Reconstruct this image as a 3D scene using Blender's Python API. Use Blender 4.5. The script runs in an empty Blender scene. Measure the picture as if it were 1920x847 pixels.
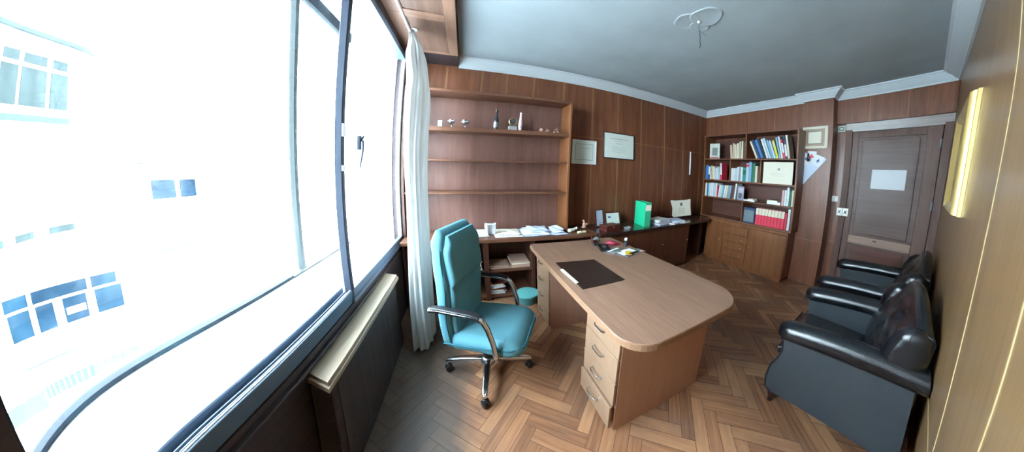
import bpy, bmesh, math, random
from mathutils import Vector, Matrix
PI = math.pi
random.seed(7)
sc = bpy.context.scene
COL = sc.collection

# ------------------------------------------------------------------ camera, light, exposure
cam_d = bpy.data.cameras.new('camera')
cam = bpy.data.objects.new('camera', cam_d); COL.objects.link(cam)
cam_d.type = 'PANO'
cam_d.panorama_type = 'FISHEYE_LENS_POLYNOMIAL'      # wide phone panorama
cam_d.sensor_fit = 'HORIZONTAL'
cam_d.sensor_width = 36.0
cam_d.fisheye_fov = 6.28
cam_d.fisheye_polynomial_k0 = 0.0
cam_d.fisheye_polynomial_k1 = -0.10559771
cam_d.fisheye_polynomial_k2 = -0.00497059
cam_d.fisheye_polynomial_k3 = 0.00076125893
cam_d.fisheye_polynomial_k4 = -2.11065e-05
cam_d.shift_x = -(1090.07 - 960) / 1920
cam_d.shift_y = (350.72 - 423.5) / 847
cam_d.clip_start = 0.01
Rr = ((0.8964419, 0.4431554, -0.0022822), (-0.4414317, 0.8933862, 0.0836607), (0.0391136, -0.0739895, 0.9964917))
cam.matrix_world = Matrix(((Rr[0][0], Rr[0][2], -Rr[0][1], 0.0),
                           (Rr[1][0], Rr[1][2], -Rr[1][1], 0.0),
                           (Rr[2][0], Rr[2][2], -Rr[2][1], 1.511),
                           (0, 0, 0, 1)))
sc.camera = cam

world = bpy.data.worlds.new('sky'); sc.world = world; world.use_nodes = True
wn = world.node_tree
bg = wn.nodes['Background']; bg.inputs['Color'].default_value = (0.80, 0.93, 1.0, 1); bg.inputs['Strength'].default_value = 45.0

pl = bpy.data.lights.new('window_daylight_portal', 'AREA'); pl.shape = 'RECTANGLE'; pl.size = 2.55; pl.size_y = 2.0
pl.cycles.is_portal = True
po = bpy.data.objects.new('window_daylight_portal', pl); COL.objects.link(po)
po.location = (-1.32, 1.55, 1.75); po.rotation_euler = (0, -PI / 2, 0)   # lies in the window opening

vs = sc.view_settings
vs.view_transform = 'Standard'; vs.look = 'None'; vs.gamma = 1.0; vs.use_curve_mapping = False
vs.exposure = 0.0
sc.cycles.max_bounces = 10; sc.cycles.diffuse_bounces = 6; sc.cycles.glossy_bounces = 5; sc.cycles.transparent_max_bounces = 16
sc.cycles.use_denoising = True
sc.cycles.sample_clamp_indirect = 0.0; sc.cycles.sample_clamp_direct = 0.0
sc.cycles.caustics_reflective = False; sc.cycles.caustics_refractive = False

# ------------------------------------------------------------------ helpers
def link(o, parent=None):
    COL.objects.link(o)
    if parent is not None: o.parent = parent
    return o

def thing(name, label, cat, loc=(0, 0, 0), rotz=0, group=None):
    o = bpy.data.objects.new(name, None); COL.objects.link(o)
    o.empty_display_size = 0.05
    o.location = loc; o.rotation_euler = (0, 0, rotz)
    o['label'] = label; o['category'] = cat
    if group: o['group'] = group
    return o

def tag(o, label, cat, group=None):
    o['label'] = label; o['category'] = cat
    if group: o['group'] = group
    return o

def obj(name, bm, m, parent=None, smooth=False, loc=None, rot=None, label=None):
    me = bpy.data.meshes.new(name)
    bmesh.ops.recalc_face_normals(bm, faces=bm.faces)
    bm.to_mesh(me); bm.free()
    ms = m if isinstance(m, (list, tuple)) else [m]
    for k in ms: me.materials.append(k)
    if smooth:
        for p in me.polygons: p.use_smooth = True
        me.set_sharp_from_angle(angle=math.radians(smooth if smooth is not True else 40))
    o = bpy.data.objects.new(name, me); link(o, parent)
    if loc is not None: o.location = loc
    if rot is not None: o.rotation_euler = rot
    if label: o['label'] = label
    return o

def struct(name, bm, m, parent=None, smooth=False):
    o = obj(name, bm, m, parent, smooth)
    if parent is None: o['kind'] = 'structure'
    return o

def NB(): return bmesh.new()

def box(bm, x0, x1, y0, y1, z0, z1, mi=0, bev=0.0, seg=2, rot=None, cen=None):
    """axis box; optional bevel; rot = Matrix 3x3 about cen"""
    b = bmesh.new()
    bmesh.ops.create_cube(b, size=1)
    for v in b.verts:
        v.co = Vector(((x0 + x1) / 2 + v.co.x * (x1 - x0), (y0 + y1) / 2 + v.co.y * (y1 - y0), (z0 + z1) / 2 + v.co.z * (z1 - z0)))
    if bev > 0:
        bmesh.ops.bevel(b, geom=list(b.edges), offset=bev, segments=seg, profile=0.5, affect='EDGES')
    if rot is not None:
        c = Vector(cen) if cen is not None else Vector(((x0 + x1) / 2, (y0 + y1) / 2, (z0 + z1) / 2))
        for v in b.verts: v.co = c + rot @ (v.co - c)
    merge(bm, b, mi)
    return bm

def merge(bm, b, mi=0):
    vm = {}
    for v in b.verts: vm[v] = bm.verts.new(v.co)
    for f in b.faces:
        try:
            nf = bm.faces.new([vm[v] for v in f.verts]); nf.material_index = mi; nf.smooth = f.smooth
        except ValueError: pass
    b.free()

def loft(bm, rings, mi=0, cap=True, closed=False):
    vr = [[bm.verts.new(p) for p in r] for r in rings]
    n = len(rings[0]); m = len(vr)
    for i in range(m if closed else m - 1):
        a, b = vr[i], vr[(i + 1) % m]
        for j in range(n):
            f = bm.faces.new((a[j], a[(j + 1) % n], b[(j + 1) % n], b[j])); f.material_index = mi
    if cap and not closed:
        for r in (vr[0], vr[-1][::-1]):
            f = bm.faces.new(r); f.material_index = mi
    return bm

def tube(bm, pts, r, n=10, mi=0, cap=True, up=None, flat=1.0):
    pts = [Vector(p) for p in pts]
    rs = r if isinstance(r, (list, tuple)) else [r] * len(pts)
    rings = []
    u = Vector(up) if up else None
    prev = None
    for i, p in enumerate(pts):
        t = (pts[min(i + 1, len(pts) - 1)] - pts[max(i - 1, 0)]).normalized()
        if prev is None:
            a = u if u is not None else (Vector((0, 0, 1)) if abs(t.z) < 0.9 else Vector((1, 0, 0)))
        else: a = prev
        s = (a - t * a.dot(t)).normalized(); w = t.cross(s); prev = s
        rings.append([p + (s * math.cos(2 * PI * k / n) * flat + w * math.sin(2 * PI * k / n)) * rs[i] for k in range(n)])
    return loft(bm, rings, mi, cap)

def lathe(bm, prof, c=(0, 0, 0), n=20, mi=0, axis='z'):
    rings = []
    for r, h in prof:
        ring = []
        for k in range(n):
            a = 2 * PI * k / n; x, y = max(r, 1e-4) * math.cos(a), max(r, 1e-4) * math.sin(a)
            p = {'z': (x, y, h), 'y': (x, h, y), 'x': (h, x, y)}[axis]
            ring.append(Vector(p) + Vector(c))
        rings.append(ring)
    return loft(bm, rings, mi)

def prism(bm, poly, axis, a, b, mi=0):
    """poly = 2D points; axis 'x' -> (y,z), 'y' -> (x,z), 'z' -> (x,y)"""
    def P(p, t): return {'x': (t, p[0], p[1]), 'y': (p[0], t, p[1]), 'z': (p[0], p[1], t)}[axis]
    return loft(bm, [[P(p, a) for p in poly], [P(p, b) for p in poly]], mi)

def rrect(w, h, r, n=5, cx=0, cy=0, rs=None):
    rs = rs or (r, r, r, r)
    out = []
    for (sx, sy, a0), q in zip(((1, 1, 0), (-1, 1, PI / 2), (-1, -1, PI), (1, -1, 3 * PI / 2)), rs):
        q = max(q, 1e-4)
        for k in range(n + 1):
            a = a0 + PI / 2 * k / n
            out.append((cx + sx * (w / 2 - q) + q * math.cos(a), cy + sy * (h / 2 - q) + q * math.sin(a)))
    return out

def interp(tab, t):
    for (a, va), (b, vb) in zip(tab, tab[1:]):
        if t <= b:
            u = 0 if b == a else (t - a) / (b - a); u = max(0, min(1, u)); u = u * u * (3 - 2 * u)
            return va + (vb - va) * u
    return tab[-1][1]

# ------------------------------------------------------------------ materials
def newmat(name):
    m = bpy.data.materials.new(name); m.use_nodes = True
    return m, m.node_tree, m.node_tree.nodes['Principled BSDF']

def c4(c): return (c[0], c[1], c[2], 1)

def plain(name, col, rough=0.5, metal=0.0, bump=0.0, bscale=80, spec=0.5, var=0.0, vscale=6):
    m, nt, p = newmat(name)
    p.inputs['Base Color'].default_value = c4(col); p.inputs['Roughness'].default_value = rough
    p.inputs['Metallic'].default_value = metal; p.inputs['Specular IOR Level'].default_value = spec
    tc = nt.nodes.new('ShaderNodeTexCoord')
    if var > 0:
        n = nt.nodes.new('ShaderNodeTexNoise'); n.inputs['Scale'].default_value = vscale; n.inputs['Detail'].default_value = 4
        nt.links.new(tc.outputs['Object'], n.inputs['Vector'])
        r = nt.nodes.new('ShaderNodeValToRGB')
        r.color_ramp.elements[0].color = c4([x * (1 - var) for x in col]); r.color_ramp.elements[1].color = c4([min(1, x * (1 + var)) for x in col])
        r.color_ramp.elements[0].position = .3; r.color_ramp.elements[1].position = .7
        nt.links.new(n.outputs['Fac'], r.inputs['Fac']); nt.links.new(r.outputs['Color'], p.inputs['Base Color'])
    if bump > 0:
        n = nt.nodes.new('ShaderNodeTexNoise'); n.inputs['Scale'].default_value = bscale; n.inputs['Detail'].default_value = 5
        nt.links.new(tc.outputs['Object'], n.inputs['Vector'])
        b = nt.nodes.new('ShaderNodeBump'); b.inputs['Strength'].default_value = bump; b.inputs['Distance'].default_value = 0.01
        nt.links.new(n.outputs['Fac'], b.inputs['Height']); nt.links.new(b.outputs['Normal'], p.inputs['Normal'])
    return m

def wood(name, dark, light, axis='z', scale=1.0, rough=0.42, spec=0.4, ramp=(.35, .68), coat=0.0, fine=0.35):
    """long streaky veneer grain running along axis"""
    m, nt, p = newmat(name)
    tc = nt.nodes.new('ShaderNodeTexCoord'); mp = nt.nodes.new('ShaderNodeMapping')
    s = {'x': (.5, 9, 9), 'y': (9, .5, 9), 'z': (9, 9, .5)}[axis]
    mp.inputs['Scale'].default_value = [k * scale for k in s]
    nt.links.new(tc.outputs['Object'], mp.inputs['Vector'])
    n = nt.nodes.new('ShaderNodeTexNoise'); n.inputs['Scale'].default_value = 1.6; n.inputs['Detail'].default_value = 6; n.inputs['Roughness'].default_value = .62; n.inputs['Distortion'].default_value = .6
    nt.links.new(mp.outputs[0], n.inputs['Vector'])
    n2 = nt.nodes.new('ShaderNodeTexNoise'); n2.inputs['Scale'].default_value = 11; n2.inputs['Detail'].default_value = 3
    nt.links.new(mp.outputs[0], n2.inputs['Vector'])
    mx = nt.nodes.new('ShaderNodeMix'); mx.data_type = 'FLOAT'; mx.inputs[0].default_value = fine
    nt.links.new(n.outputs['Fac'], mx.inputs[2]); nt.links.new(n2.outputs['Fac'], mx.inputs[3])
    r = nt.nodes.new('ShaderNodeValToRGB')
    r.color_ramp.elements[0].position = ramp[0]; r.color_ramp.elements[1].position = ramp[1]
    r.color_ramp.elements[0].color = c4(dark); r.color_ramp.elements[1].color = c4(light)
    nt.links.new(mx.outputs[0], r.inputs['Fac']); nt.links.new(r.outputs['Color'], p.inputs['Base Color'])
    p.inputs['Roughness'].default_value = rough; p.inputs['Specular IOR Level'].default_value = spec
    p.inputs['Coat Weight'].default_value = coat; p.inputs['Coat Roughness'].default_value = .15
    b = nt.nodes.new('ShaderNodeBump'); b.inputs['Strength'].default_value = .08; b.inputs['Distance'].default_value = .003
    nt.links.new(n2.outputs['Fac'], b.inputs['Height']); nt.links.new(b.outputs['Normal'], p.inputs['Normal'])
    return m

M = {}
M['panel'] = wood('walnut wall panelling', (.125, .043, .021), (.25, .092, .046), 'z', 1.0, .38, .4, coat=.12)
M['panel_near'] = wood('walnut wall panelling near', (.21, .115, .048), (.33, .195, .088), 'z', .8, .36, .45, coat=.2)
M['strip'] = wood('light joint strip', (.24, .105, .05), (.33, .155, .075), 'z', 1.0, .5, .3)
M['strip_thin'] = wood('thin pale joint strip', (.36, .26, .13), (.46, .34, .18), 'z', 1.0, .5, .3)
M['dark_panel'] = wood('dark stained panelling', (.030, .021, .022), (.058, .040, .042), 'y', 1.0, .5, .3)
M['shelfwood'] = wood('reddish shelf wood', (.10, .040, .022), (.175, .072, .040), 'x', 1.0, .42)
M['shelfback'] = wood('reddish shelf back wood', (.12, .055, .042), (.20, .098, .076), 'z', .8, .45)
M['shelfwood_y'] = wood('reddish shelf wood across', (.13, .050, .026), (.22, .088, .045), 'y', 1.0, .4)
M['caseback'] = wood('bookcase back wood', (.075, .026, .018), (.12, .045, .030), 'y', .8, .45)
M['cabfront'] = wood('cabinet front wood', (.14, .048, .018), (.26, .100, .036), 'z', 1.0, .38)
M['darkwood'] = wood('dark reddish wood', (.050, .018, .012), (.095, .036, .022), 'z', 1.0, .35)
M['darktop'] = wood('dark polished counter', (.030, .016, .013), (.060, .030, .022), 'x', 1.0, .22, .6, coat=.5)
M['oak'] = wood('pale oak desktop', (.185, .102, .066), (.285, .165, .110), 'y', 1.3, .36, .45, (.30, .62), coat=.15, fine=.45)
M['oak_side'] = wood('pale oak panel', (.37, .20, .14), (.44, .25, .18), 'z', .6, .45, .4, (.3, .7))
M['oak_front'] = wood('pale oak drawer front', (.24, .145, .09), (.295, .185, .12), 'z', .6, .45, .4, (.3, .7))
M['oak_edge'] = wood('pale oak edge band', (.24, .13, .075), (.30, .175, .105), 'y', 1, .42, .4)
M['pine'] = wood('varnished pine', (.22, .115, .075), (.33, .185, .125), 'y', .9, .45, .4)
M['doorwood'] = wood('brown door wood', (.085, .045, .036), (.140, .078, .062), 'y', .8, .48, .4, coat=.06)
M['doorstile'] = wood('brown door stile wood', (.095, .048, .036), (.155, .082, .063), 'z', .8, .5, .35, coat=.04)
M['architrave'] = wood('greyish door head wood', (.20, .15, .14), (.33, .26, .245), 'y', .8, .36, .5, coat=.2)
M['raillight'] = wood('light door rail wood', (.24, .14, .10), (.34, .21, .15), 'y', .8, .4, .45)
M['ceiling'] = plain('ceiling plaster', (.395, .445, .475), .9, bump=.15, bscale=9, spec=.1, var=.06, vscale=2.5)
M['cornice'] = plain('cornice white plaster', (.60, .65, .69), .8, spec=.2)
M['alu'] = plain('grey aluminium', (.10, .14, .20), .45, .1)
M['alu_white'] = plain('white aluminium', (.80, .86, .92), .4, .0)
M['alu_dark'] = plain('dark window stile', (.022, .030, .048), .6, .0, spec=.2)
M['rail_dark'] = plain('blue grey outer rail', (.006, .011, .018), .6, spec=.1)
M['stile_pale'] = plain('pale outer stile', (.027, .034, .035), .6, spec=.1)
M['lip'] = plain('blue grey track', (.085, .12, .17), .5, spec=.2)
M['reveal'] = plain('white painted window sill', (.86, .90, .92), .8)
M['facade'] = plain('white facade render', (.86, .88, .88), .9)
M['facade_cream'] = plain('cream facade render', (.88, .86, .80), .9)
M['glassblue'] = plain('dark blue street glass', (.0050, .0125, .021), .9, var=.35, vscale=1.5, spec=.0)
M['glasscyan'] = plain('pale cyan street glass', (.0185, .0245, .0245), .9, var=.25, vscale=1.2, spec=.0)
M['facade_line'] = plain('grey green facade trim', (.025, .032, .032), .8, spec=.0)
M['asphalt'] = plain('pale street paving', (.5, .52, .52), .9)
M['curtain'] = plain('off white curtain cloth', (.56, .56, .55), .9, bump=.1, bscale=300, spec=.1)
_nt = M['curtain'].node_tree; _p = _nt.nodes['Principled BSDF']; _t = _nt.nodes.new('ShaderNodeBsdfTranslucent'); _t.inputs[0].default_value = (.52, .51, .50, 1)
_m = _nt.nodes.new('ShaderNodeMixShader'); _m.inputs[0].default_value = .35; _o = [n for n in _nt.nodes if n.type == 'OUTPUT_MATERIAL'][0]
_nt.links.new(_p.outputs[0], _m.inputs[1]); _nt.links.new(_t.outputs[0], _m.inputs[2]); _nt.links.new(_m.outputs[0], _o.inputs[0])
M['teal'] = plain('turquoise chair fabric', (.095, .255, .315), .85, bump=.35, bscale=420, spec=.15, var=.08, vscale=5)
M['teal_dark'] = plain('turquoise fabric piping', (.03, .13, .18), .85, spec=.1)
M['teal_bin'] = plain('teal plastic', (.05, .22, .24), .5)
M['chrome'] = plain('polished chrome', (.62, .66, .70), .16, 1.0)
M['chrome_dull'] = plain('brushed steel', (.45, .48, .52), .3, 1.0)
M['black_plastic'] = plain('black plastic', (.012, .013, .016), .4)
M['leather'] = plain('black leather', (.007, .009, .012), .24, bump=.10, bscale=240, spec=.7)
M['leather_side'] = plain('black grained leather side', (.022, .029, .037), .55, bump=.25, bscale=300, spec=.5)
M['turned'] = wood('dark turned wood', (.028, .010, .008), (.055, .020, .015), 'z', 1, .3, .5)
M['paper'] = plain('white paper', (.80, .82, .86), .85, spec=.1)
M['paper_blue'] = plain('bluish white paper', (.60, .68, .84), .85, spec=.1)
M['paper_cream'] = plain('cream paper', (.78, .74, .62), .85, spec=.1)
M['paper_green'] = plain('greenish white paper', (.70, .76, .70), .7, spec=.2)
M['ink'] = plain('grey ink', (.20, .21, .24), .8)
M['ink_blue'] = plain('blue ink', (.08, .14, .35), .8)
M['red_ink'] = plain('red ink', (.70, .03, .04), .7)
M['card'] = plain('buff cardboard', (.46, .32, .24), .8)
M['black_frame'] = plain('black picture frame', (.012, .011, .012), .35)
M['gold'] = wood('gold leaf frame', (.60, .40, .12), (.85, .62, .26), 'z', .6, .30, .6)
M['gold'].node_tree.nodes['Principled BSDF'].inputs['Metallic'].default_value = .45
M['canvas'] = plain('ochre canvas', (.52, .40, .16), .8, var=.3, vscale=8)
M['green'] = plain('bright green folder', (.015, .50, .25), .45)
M['green_spine'] = plain('green folder spine', (.04, .40, .22), .5)
M['redbrown'] = plain('reddish brown leather box', (.09, .018, .014), .4)
M['brass'] = plain('brass', (.60, .42, .18), .3, .9)
M['ceramic'] = plain('white ceramic', (.78, .76, .66), .3)
M['ceramic_yellow'] = plain('pale yellow ceramic', (.78, .74, .42), .35)
M['pink'] = plain('pinkish shell', (.62, .36, .28), .5, var=.3, vscale=30)
M['marble'] = plain('grey marble', (.30, .31, .32), .35, var=.25, vscale=25)
M['glass_dark'] = plain('dark bottle glass', (.035, .04, .05), .15, spec=.7)
M['plastic_white'] = plain('ivory switch plastic', (.74, .72, .66), .4)
M['padmat'] = plain('dark brown leather desk pad', (.016, .008, .006), .38, spec=.5)
M['yellow'] = plain('yellow print', (.80, .50, .03), .5)
M['magenta'] = plain('crimson cloth', (.30, .02, .05), .6)
M['silver'] = plain('clear grey plastic', (.30, .33, .36), .2, .3)
M['sign_green'] = plain('grey green sign plate', (.22, .28, .22), .5)

def glassmat(name, tint=(1, 1, 1), refl=.06, fog=0.0):
    m = bpy.data.materials.new(name); m.use_nodes = True; nt = m.node_tree; nt.nodes.clear()
    out = nt.nodes.new('ShaderNodeOutputMaterial'); t = nt.nodes.new('ShaderNodeBsdfTransparent'); g = nt.nodes.new('ShaderNodeBsdfGlossy')
    t.inputs[0].default_value = c4(tint); g.inputs['Roughness'].default_value = .03
    mx = nt.nodes.new('ShaderNodeMixShader'); mx.inputs[0].default_value = refl
    nt.links.new(t.outputs[0], mx.inputs[1]); nt.links.new(g.outputs[0], mx.inputs[2]); nt.links.new(mx.outputs[0], out.inputs[0])
    return m
M['pane'] = glassmat('window glass', (.97, .99, 1), .04)
M['clear'] = glassmat('drinking glass', (.86, .90, .95), .18)

# ------------------------------------------------------------------ room shell
XW, XD, XR, YB, YR = -0.714, 4.30, 4.50, 3.038, -0.103      # window wall, bookcase wall, door wall, panel wall, near wall
ZC, ZB = 2.80, 2.68
WY0, WY1, WZ0, WZ1 = 0.354, 2.76, 0.70, 2.64                # window opening
COLX, COLY0, COLY1 = 4.225, 0.842, 1.197

def herringbone():
    bm = NB(); w, L = .075, .375
    cl = bm.loops.layers.color.new('tone')
    ca, sa = math.cos(PI / 4), math.sin(PI / 4)
    rnd = random.Random(3)
    def quad(u0, u1, v0, v1):
        g = .0012
        cu, cv = (u0 + u1) / 2, (v0 + v1) / 2
        X, Y = cu * ca - cv * sa, cu * sa + cv * ca
        if not (-.95 < X < 4.8 and -.4 < Y < 3.3): return
        vs_ = []
        for u, v in ((u0 + g, v0 + g), (u1 - g, v0 + g), (u1 - g, v1 - g), (u0 + g, v1 - g)):
            vs_.append(bm.verts.new((u * ca - v * sa, u * sa + v * ca, 0)))
        f = bm.faces.new(vs_)
        t = rnd.random(); d = rnd.random(); horiz = 1.0 if (u1 - u0) > (v1 - v0) else 0.0
        for lp in f.loops: lp[cl] = (t, d, horiz, 1)
    for k in range(-14, 15):
        for i in range(-90, 140):
            bu, bv = i * w + k * L, i * w - k * L
            quad(bu, bu + L, bv, bv + w)
            quad(bu + L, bu + L + w, bv + w - L, bv + w)
    for co, no in (((XW - .0, 0, 0), (-1, 0, 0)), ((XR + .05, 0, 0), (1, 0, 0)), ((0, YR, 0), (0, -1, 0)), ((0, YB, 0), (0, 1, 0))):
        bmesh.ops.bisect_plane(bm, geom=list(bm.verts) + list(bm.edges) + list(bm.faces), plane_co=co, plane_no=no, clear_outer=True)
    m, nt, p = newmat('herringbone parquet')
    at = nt.nodes.new('ShaderNodeVertexColor'); at.layer_name = 'tone'
    sp = nt.nodes.new('ShaderNodeSeparateColor'); nt.links.new(at.outputs[0], sp.inputs[0])
    tc = nt.nodes.new('ShaderNodeTexCoord')
    def grain(rz, off):
        mp = nt.nodes.new('ShaderNodeMapping'); mp.inputs['Rotation'].default_value = (0, 0, rz); 
        v2 = nt.nodes.new('ShaderNodeVectorMath'); v2.operation = 'MULTIPLY'; v2.inputs[1].default_value = (3, 45, 1)
        n = nt.nodes.new('ShaderNodeTexNoise'); n.inputs['Scale'].default_value = 1.0; n.inputs['Detail'].default_value = 5
        nt.links.new(tc.outputs['Object'], mp.inputs[0]); nt.links.new(mp.outputs[0], v2.inputs[0]); nt.links.new(v2.outputs[0], n.inputs['Vector'])
        return n
    a = grain(-PI / 4, 0); b = grain(PI / 4, 5)
    mg = nt.nodes.new('ShaderNodeMix'); mg.data_type = 'FLOAT'
    nt.links.new(sp.outputs[2], mg.inputs[0]); nt.links.new(b.outputs['Fac'], mg.inputs[2]); nt.links.new(a.outputs['Fac'], mg.inputs[3])
    r = nt.nodes.new('ShaderNodeValToRGB')
    e = r.color_ramp.elements; e[0].position = 0; e[0].color = (.115, .050, .026, 1); e[1].position = 1; e[1].color = (.46, .26, .135, 1)
    k = e.new(.45); k.color = (.30, .140, .070, 1)
    ad = nt.nodes.new('ShaderNodeMath'); ad.operation = 'MULTIPLY_ADD'; ad.inputs[1].default_value = .9; 
    nt.links.new(mg.outputs[0], ad.inputs[0])
    sb = nt.nodes.new('ShaderNodeMath'); sb.operation = 'MULTIPLY_ADD'; sb.inputs[1].default_value = .55; sb.inputs[2].default_value = -.22
    nt.links.new(sp.outputs[0], sb.inputs[0]); nt.links.new(sb.outputs[0], ad.inputs[2])
    nt.links.new(ad.outputs[0], r.inputs['Fac'])
    # worn grey patches
    wn_ = nt.nodes.new('ShaderNodeTexNoise'); wn_.inputs['Scale'].default_value = 2.2; wn_.inputs['Detail'].default_value = 7; wn_.inputs['Roughness'].default_value = .7
    nt.links.new(tc.outputs['Object'], wn_.inputs['Vector'])
    wr = nt.nodes.new('ShaderNodeValToRGB'); wr.color_ramp.elements[0].position = .48; wr.color_ramp.elements[1].position = .66
    wr.color_ramp.elements[0].color = (0, 0, 0, 1); wr.color_ramp.elements[1].color = (.55, .55, .55, 1)
    nt.links.new(wn_.outputs['Fac'], wr.inputs['Fac'])
    mc = nt.nodes.new('ShaderNodeMix'); mc.data_type = 'RGBA'; mc.inputs[7].default_value = (.16, .105, .075, 1)
    nt.links.new(wr.outputs['Color'], mc.inputs[0]); nt.links.new(r.outputs['Color'], mc.inputs[6])
    # shade along the window side, painted into the parquet colour with a noisy edge
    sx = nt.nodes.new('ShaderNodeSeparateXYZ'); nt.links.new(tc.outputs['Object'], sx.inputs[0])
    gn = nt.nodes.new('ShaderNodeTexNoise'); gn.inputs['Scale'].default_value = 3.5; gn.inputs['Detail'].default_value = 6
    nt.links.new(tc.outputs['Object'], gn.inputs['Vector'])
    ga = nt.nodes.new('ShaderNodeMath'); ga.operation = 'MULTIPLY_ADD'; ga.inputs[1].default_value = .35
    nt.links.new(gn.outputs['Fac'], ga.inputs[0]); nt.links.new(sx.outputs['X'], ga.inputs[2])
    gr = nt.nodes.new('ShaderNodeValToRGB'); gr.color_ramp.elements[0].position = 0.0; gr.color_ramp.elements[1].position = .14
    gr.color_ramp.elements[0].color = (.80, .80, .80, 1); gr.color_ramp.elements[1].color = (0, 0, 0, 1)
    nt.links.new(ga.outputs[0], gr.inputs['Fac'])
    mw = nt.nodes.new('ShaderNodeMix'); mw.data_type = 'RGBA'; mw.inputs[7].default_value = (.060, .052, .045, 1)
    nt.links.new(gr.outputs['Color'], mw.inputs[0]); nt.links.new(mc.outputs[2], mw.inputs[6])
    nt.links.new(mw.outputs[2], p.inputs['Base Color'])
    p.inputs['Roughness'].default_value = .42; p.inputs['Specular IOR Level'].default_value = .4
    bp = nt.nodes.new('ShaderNodeBump'); bp.inputs['Strength'].default_value = .15; bp.inputs['Distance'].default_value = .004
    nt.links.new(mg.outputs[0], bp.inputs['Height']); nt.links.new(bp.outputs['Normal'], p.inputs['Normal'])
    sub = plain('parquet joint', (.045, .022, .012), .8)
    box(bm, XW, XR + .05, YR, YB, -.12, -.0006, 1)
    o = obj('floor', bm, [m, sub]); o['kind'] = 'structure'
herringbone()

b = NB(); box(b, XW - .65, XR + .15, YR - .1, YB + .1, ZC, ZC + .12); struct('ceiling', b, M['ceiling'])

# back (panelled) wall with its joint strips
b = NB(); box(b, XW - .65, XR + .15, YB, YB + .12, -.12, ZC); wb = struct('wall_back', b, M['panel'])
b = NB()
for gx in (-.32, .104, .415, .766, 1.19, 1.636, 2.067, 2.520, 3.056, 3.560, 4.096):
    box(b, gx - .012, gx + .012, YB - .002, YB, .0, ZB)
box(b, 1.19, XD, YB - .0025, YB, 1.929, 1.939)
struct('joint_strip', b, M['strip'], wb)

# bookcase wall
b = NB(); box(b, XD, XR + .15, COLY0, YB, -.12, ZC); wf = struct('wall_far', b, M['panel'])
b = NB()
for gy in (2.95, 2.535, 2.113, 1.656, 1.22): box(b, XD - .002, XD, gy - .006, gy + .006, 0, ZB)
struct('joint_strip', b, M['strip'], wf)
# pilaster beside the bookcase
b = NB(); box(b, COLX, XD, COLY0, COLY1, 0, ZB, bev=.002, seg=1); wc = struct('wall_pilaster', b, M['panel'])
b = NB(); box(b, COLX - .002, COLX, COLY0, COLY1, .66, .667); struct('joint_strip', b, M['strip'], wc)
# door wall, with the head panel that stands proud above the door
b = NB(); box(b, XR, XR + .15, YR - .1, COLY0, -.12, ZC); box(b, XR - .07, XR, YR, COLY0, 2.345, ZC, bev=.002, seg=1)
wd = struct('wall_door', b, M['panel'])
b = NB()
for gy in (.505, .193): box(b, XR - .072, XR - .07, gy - .005, gy + .005, 2.345, ZB)
box(b, XR - .002, XR, .735, COLY0, .66, .667)
struct('joint_strip', b, M['strip'], wd)
# near wall on the right
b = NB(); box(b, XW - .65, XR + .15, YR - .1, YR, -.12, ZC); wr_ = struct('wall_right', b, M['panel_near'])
b = NB()
for gx in (.35, .804, 1.305): box(b, gx - .003, gx + .003, YR, YR + .0012, 0, ZB)
box(b, 1.305, 2.6, YR, YR + .0015, .548, .554)
struct('joint_strip', b, M['strip_thin'], wr_)
# window wall: panelling below, sides, header, shutter box
XO = -1.30
b = NB()
box(b, XO, XW, YR - .1, WY0, -.12, ZC); box(b, XO, XW, WY1, YB, -.12, ZC)
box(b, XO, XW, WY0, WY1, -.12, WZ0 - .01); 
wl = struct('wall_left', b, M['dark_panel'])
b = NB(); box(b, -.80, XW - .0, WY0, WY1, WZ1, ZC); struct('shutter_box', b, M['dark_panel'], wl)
b = NB(); box(b, XO, -.775, WY0, WY1, WZ0 - .04, WZ0 + .004)
box(b, XO - .12, XO, WY0 - .02, WY1 + .02, .60, .68, bev=.004, seg=1); box(b, -1.285, -1.235, WY0, WY1, .70, .712)
box(b, XO, -.80, WY0, WY1, 2.79, ZC + .1)
box(b, XO, -.80, WY1 - .012, WY1, .665, 2.79); 
struct('window_reveal', b, M['reveal'], wl)
b = NB(); box(b, XO, XW - .002, WY0 - .001, WY0 + .012, WZ0, WZ1); struct('side_jamb', b, M['alu_dark'], wl)
b = NB(); box(b, XW, XW + .018, WY0 - .1, YB, .64, .655, bev=.003, seg=1); struct('dado_strip', b, M['dark_panel'], wl)

# cornice: cove profile along the walls
def cornice(name, pts, mat=M['cornice']):
    """pts = list of (point xy on wall, inward normal pairs) mitred path"""
    prof = [(0, ZB), (.012, ZB), (.014, ZB + .018), (.030, ZB + .030), (.050, ZB + .060), (.078, ZB + .085), (.085, ZB + .10), (.10, ZB + .104), (.10, ZC), (0, ZC)]
    rings = []
    for (x, y), (nx, ny) in pts:
        rings.append([(x + nx * d, y + ny * d, z) for d, z in prof])
    bm = NB(); loft(bm, rings); return struct(name, bm, mat, None, 30)
cornice('trim_1', [((-.19, YB), (0, -1)), ((XD, YB), (-1, -1))])
cornice('trim_2', [((XD, YB), (-1, -1)), ((XD, COLY1), (-1, 1)), ((COLX, COLY1), (-1, 1)), ((COLX, COLY0), (-1, -1)), ((XR - .07, COLY0), (-1, -1)), ((XR - .07, YR), (-1, 1))])
cornice('trim_3', [((XR - .07, YR), (-1, 1)), ((XW, YR), (0, 1))])

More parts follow.
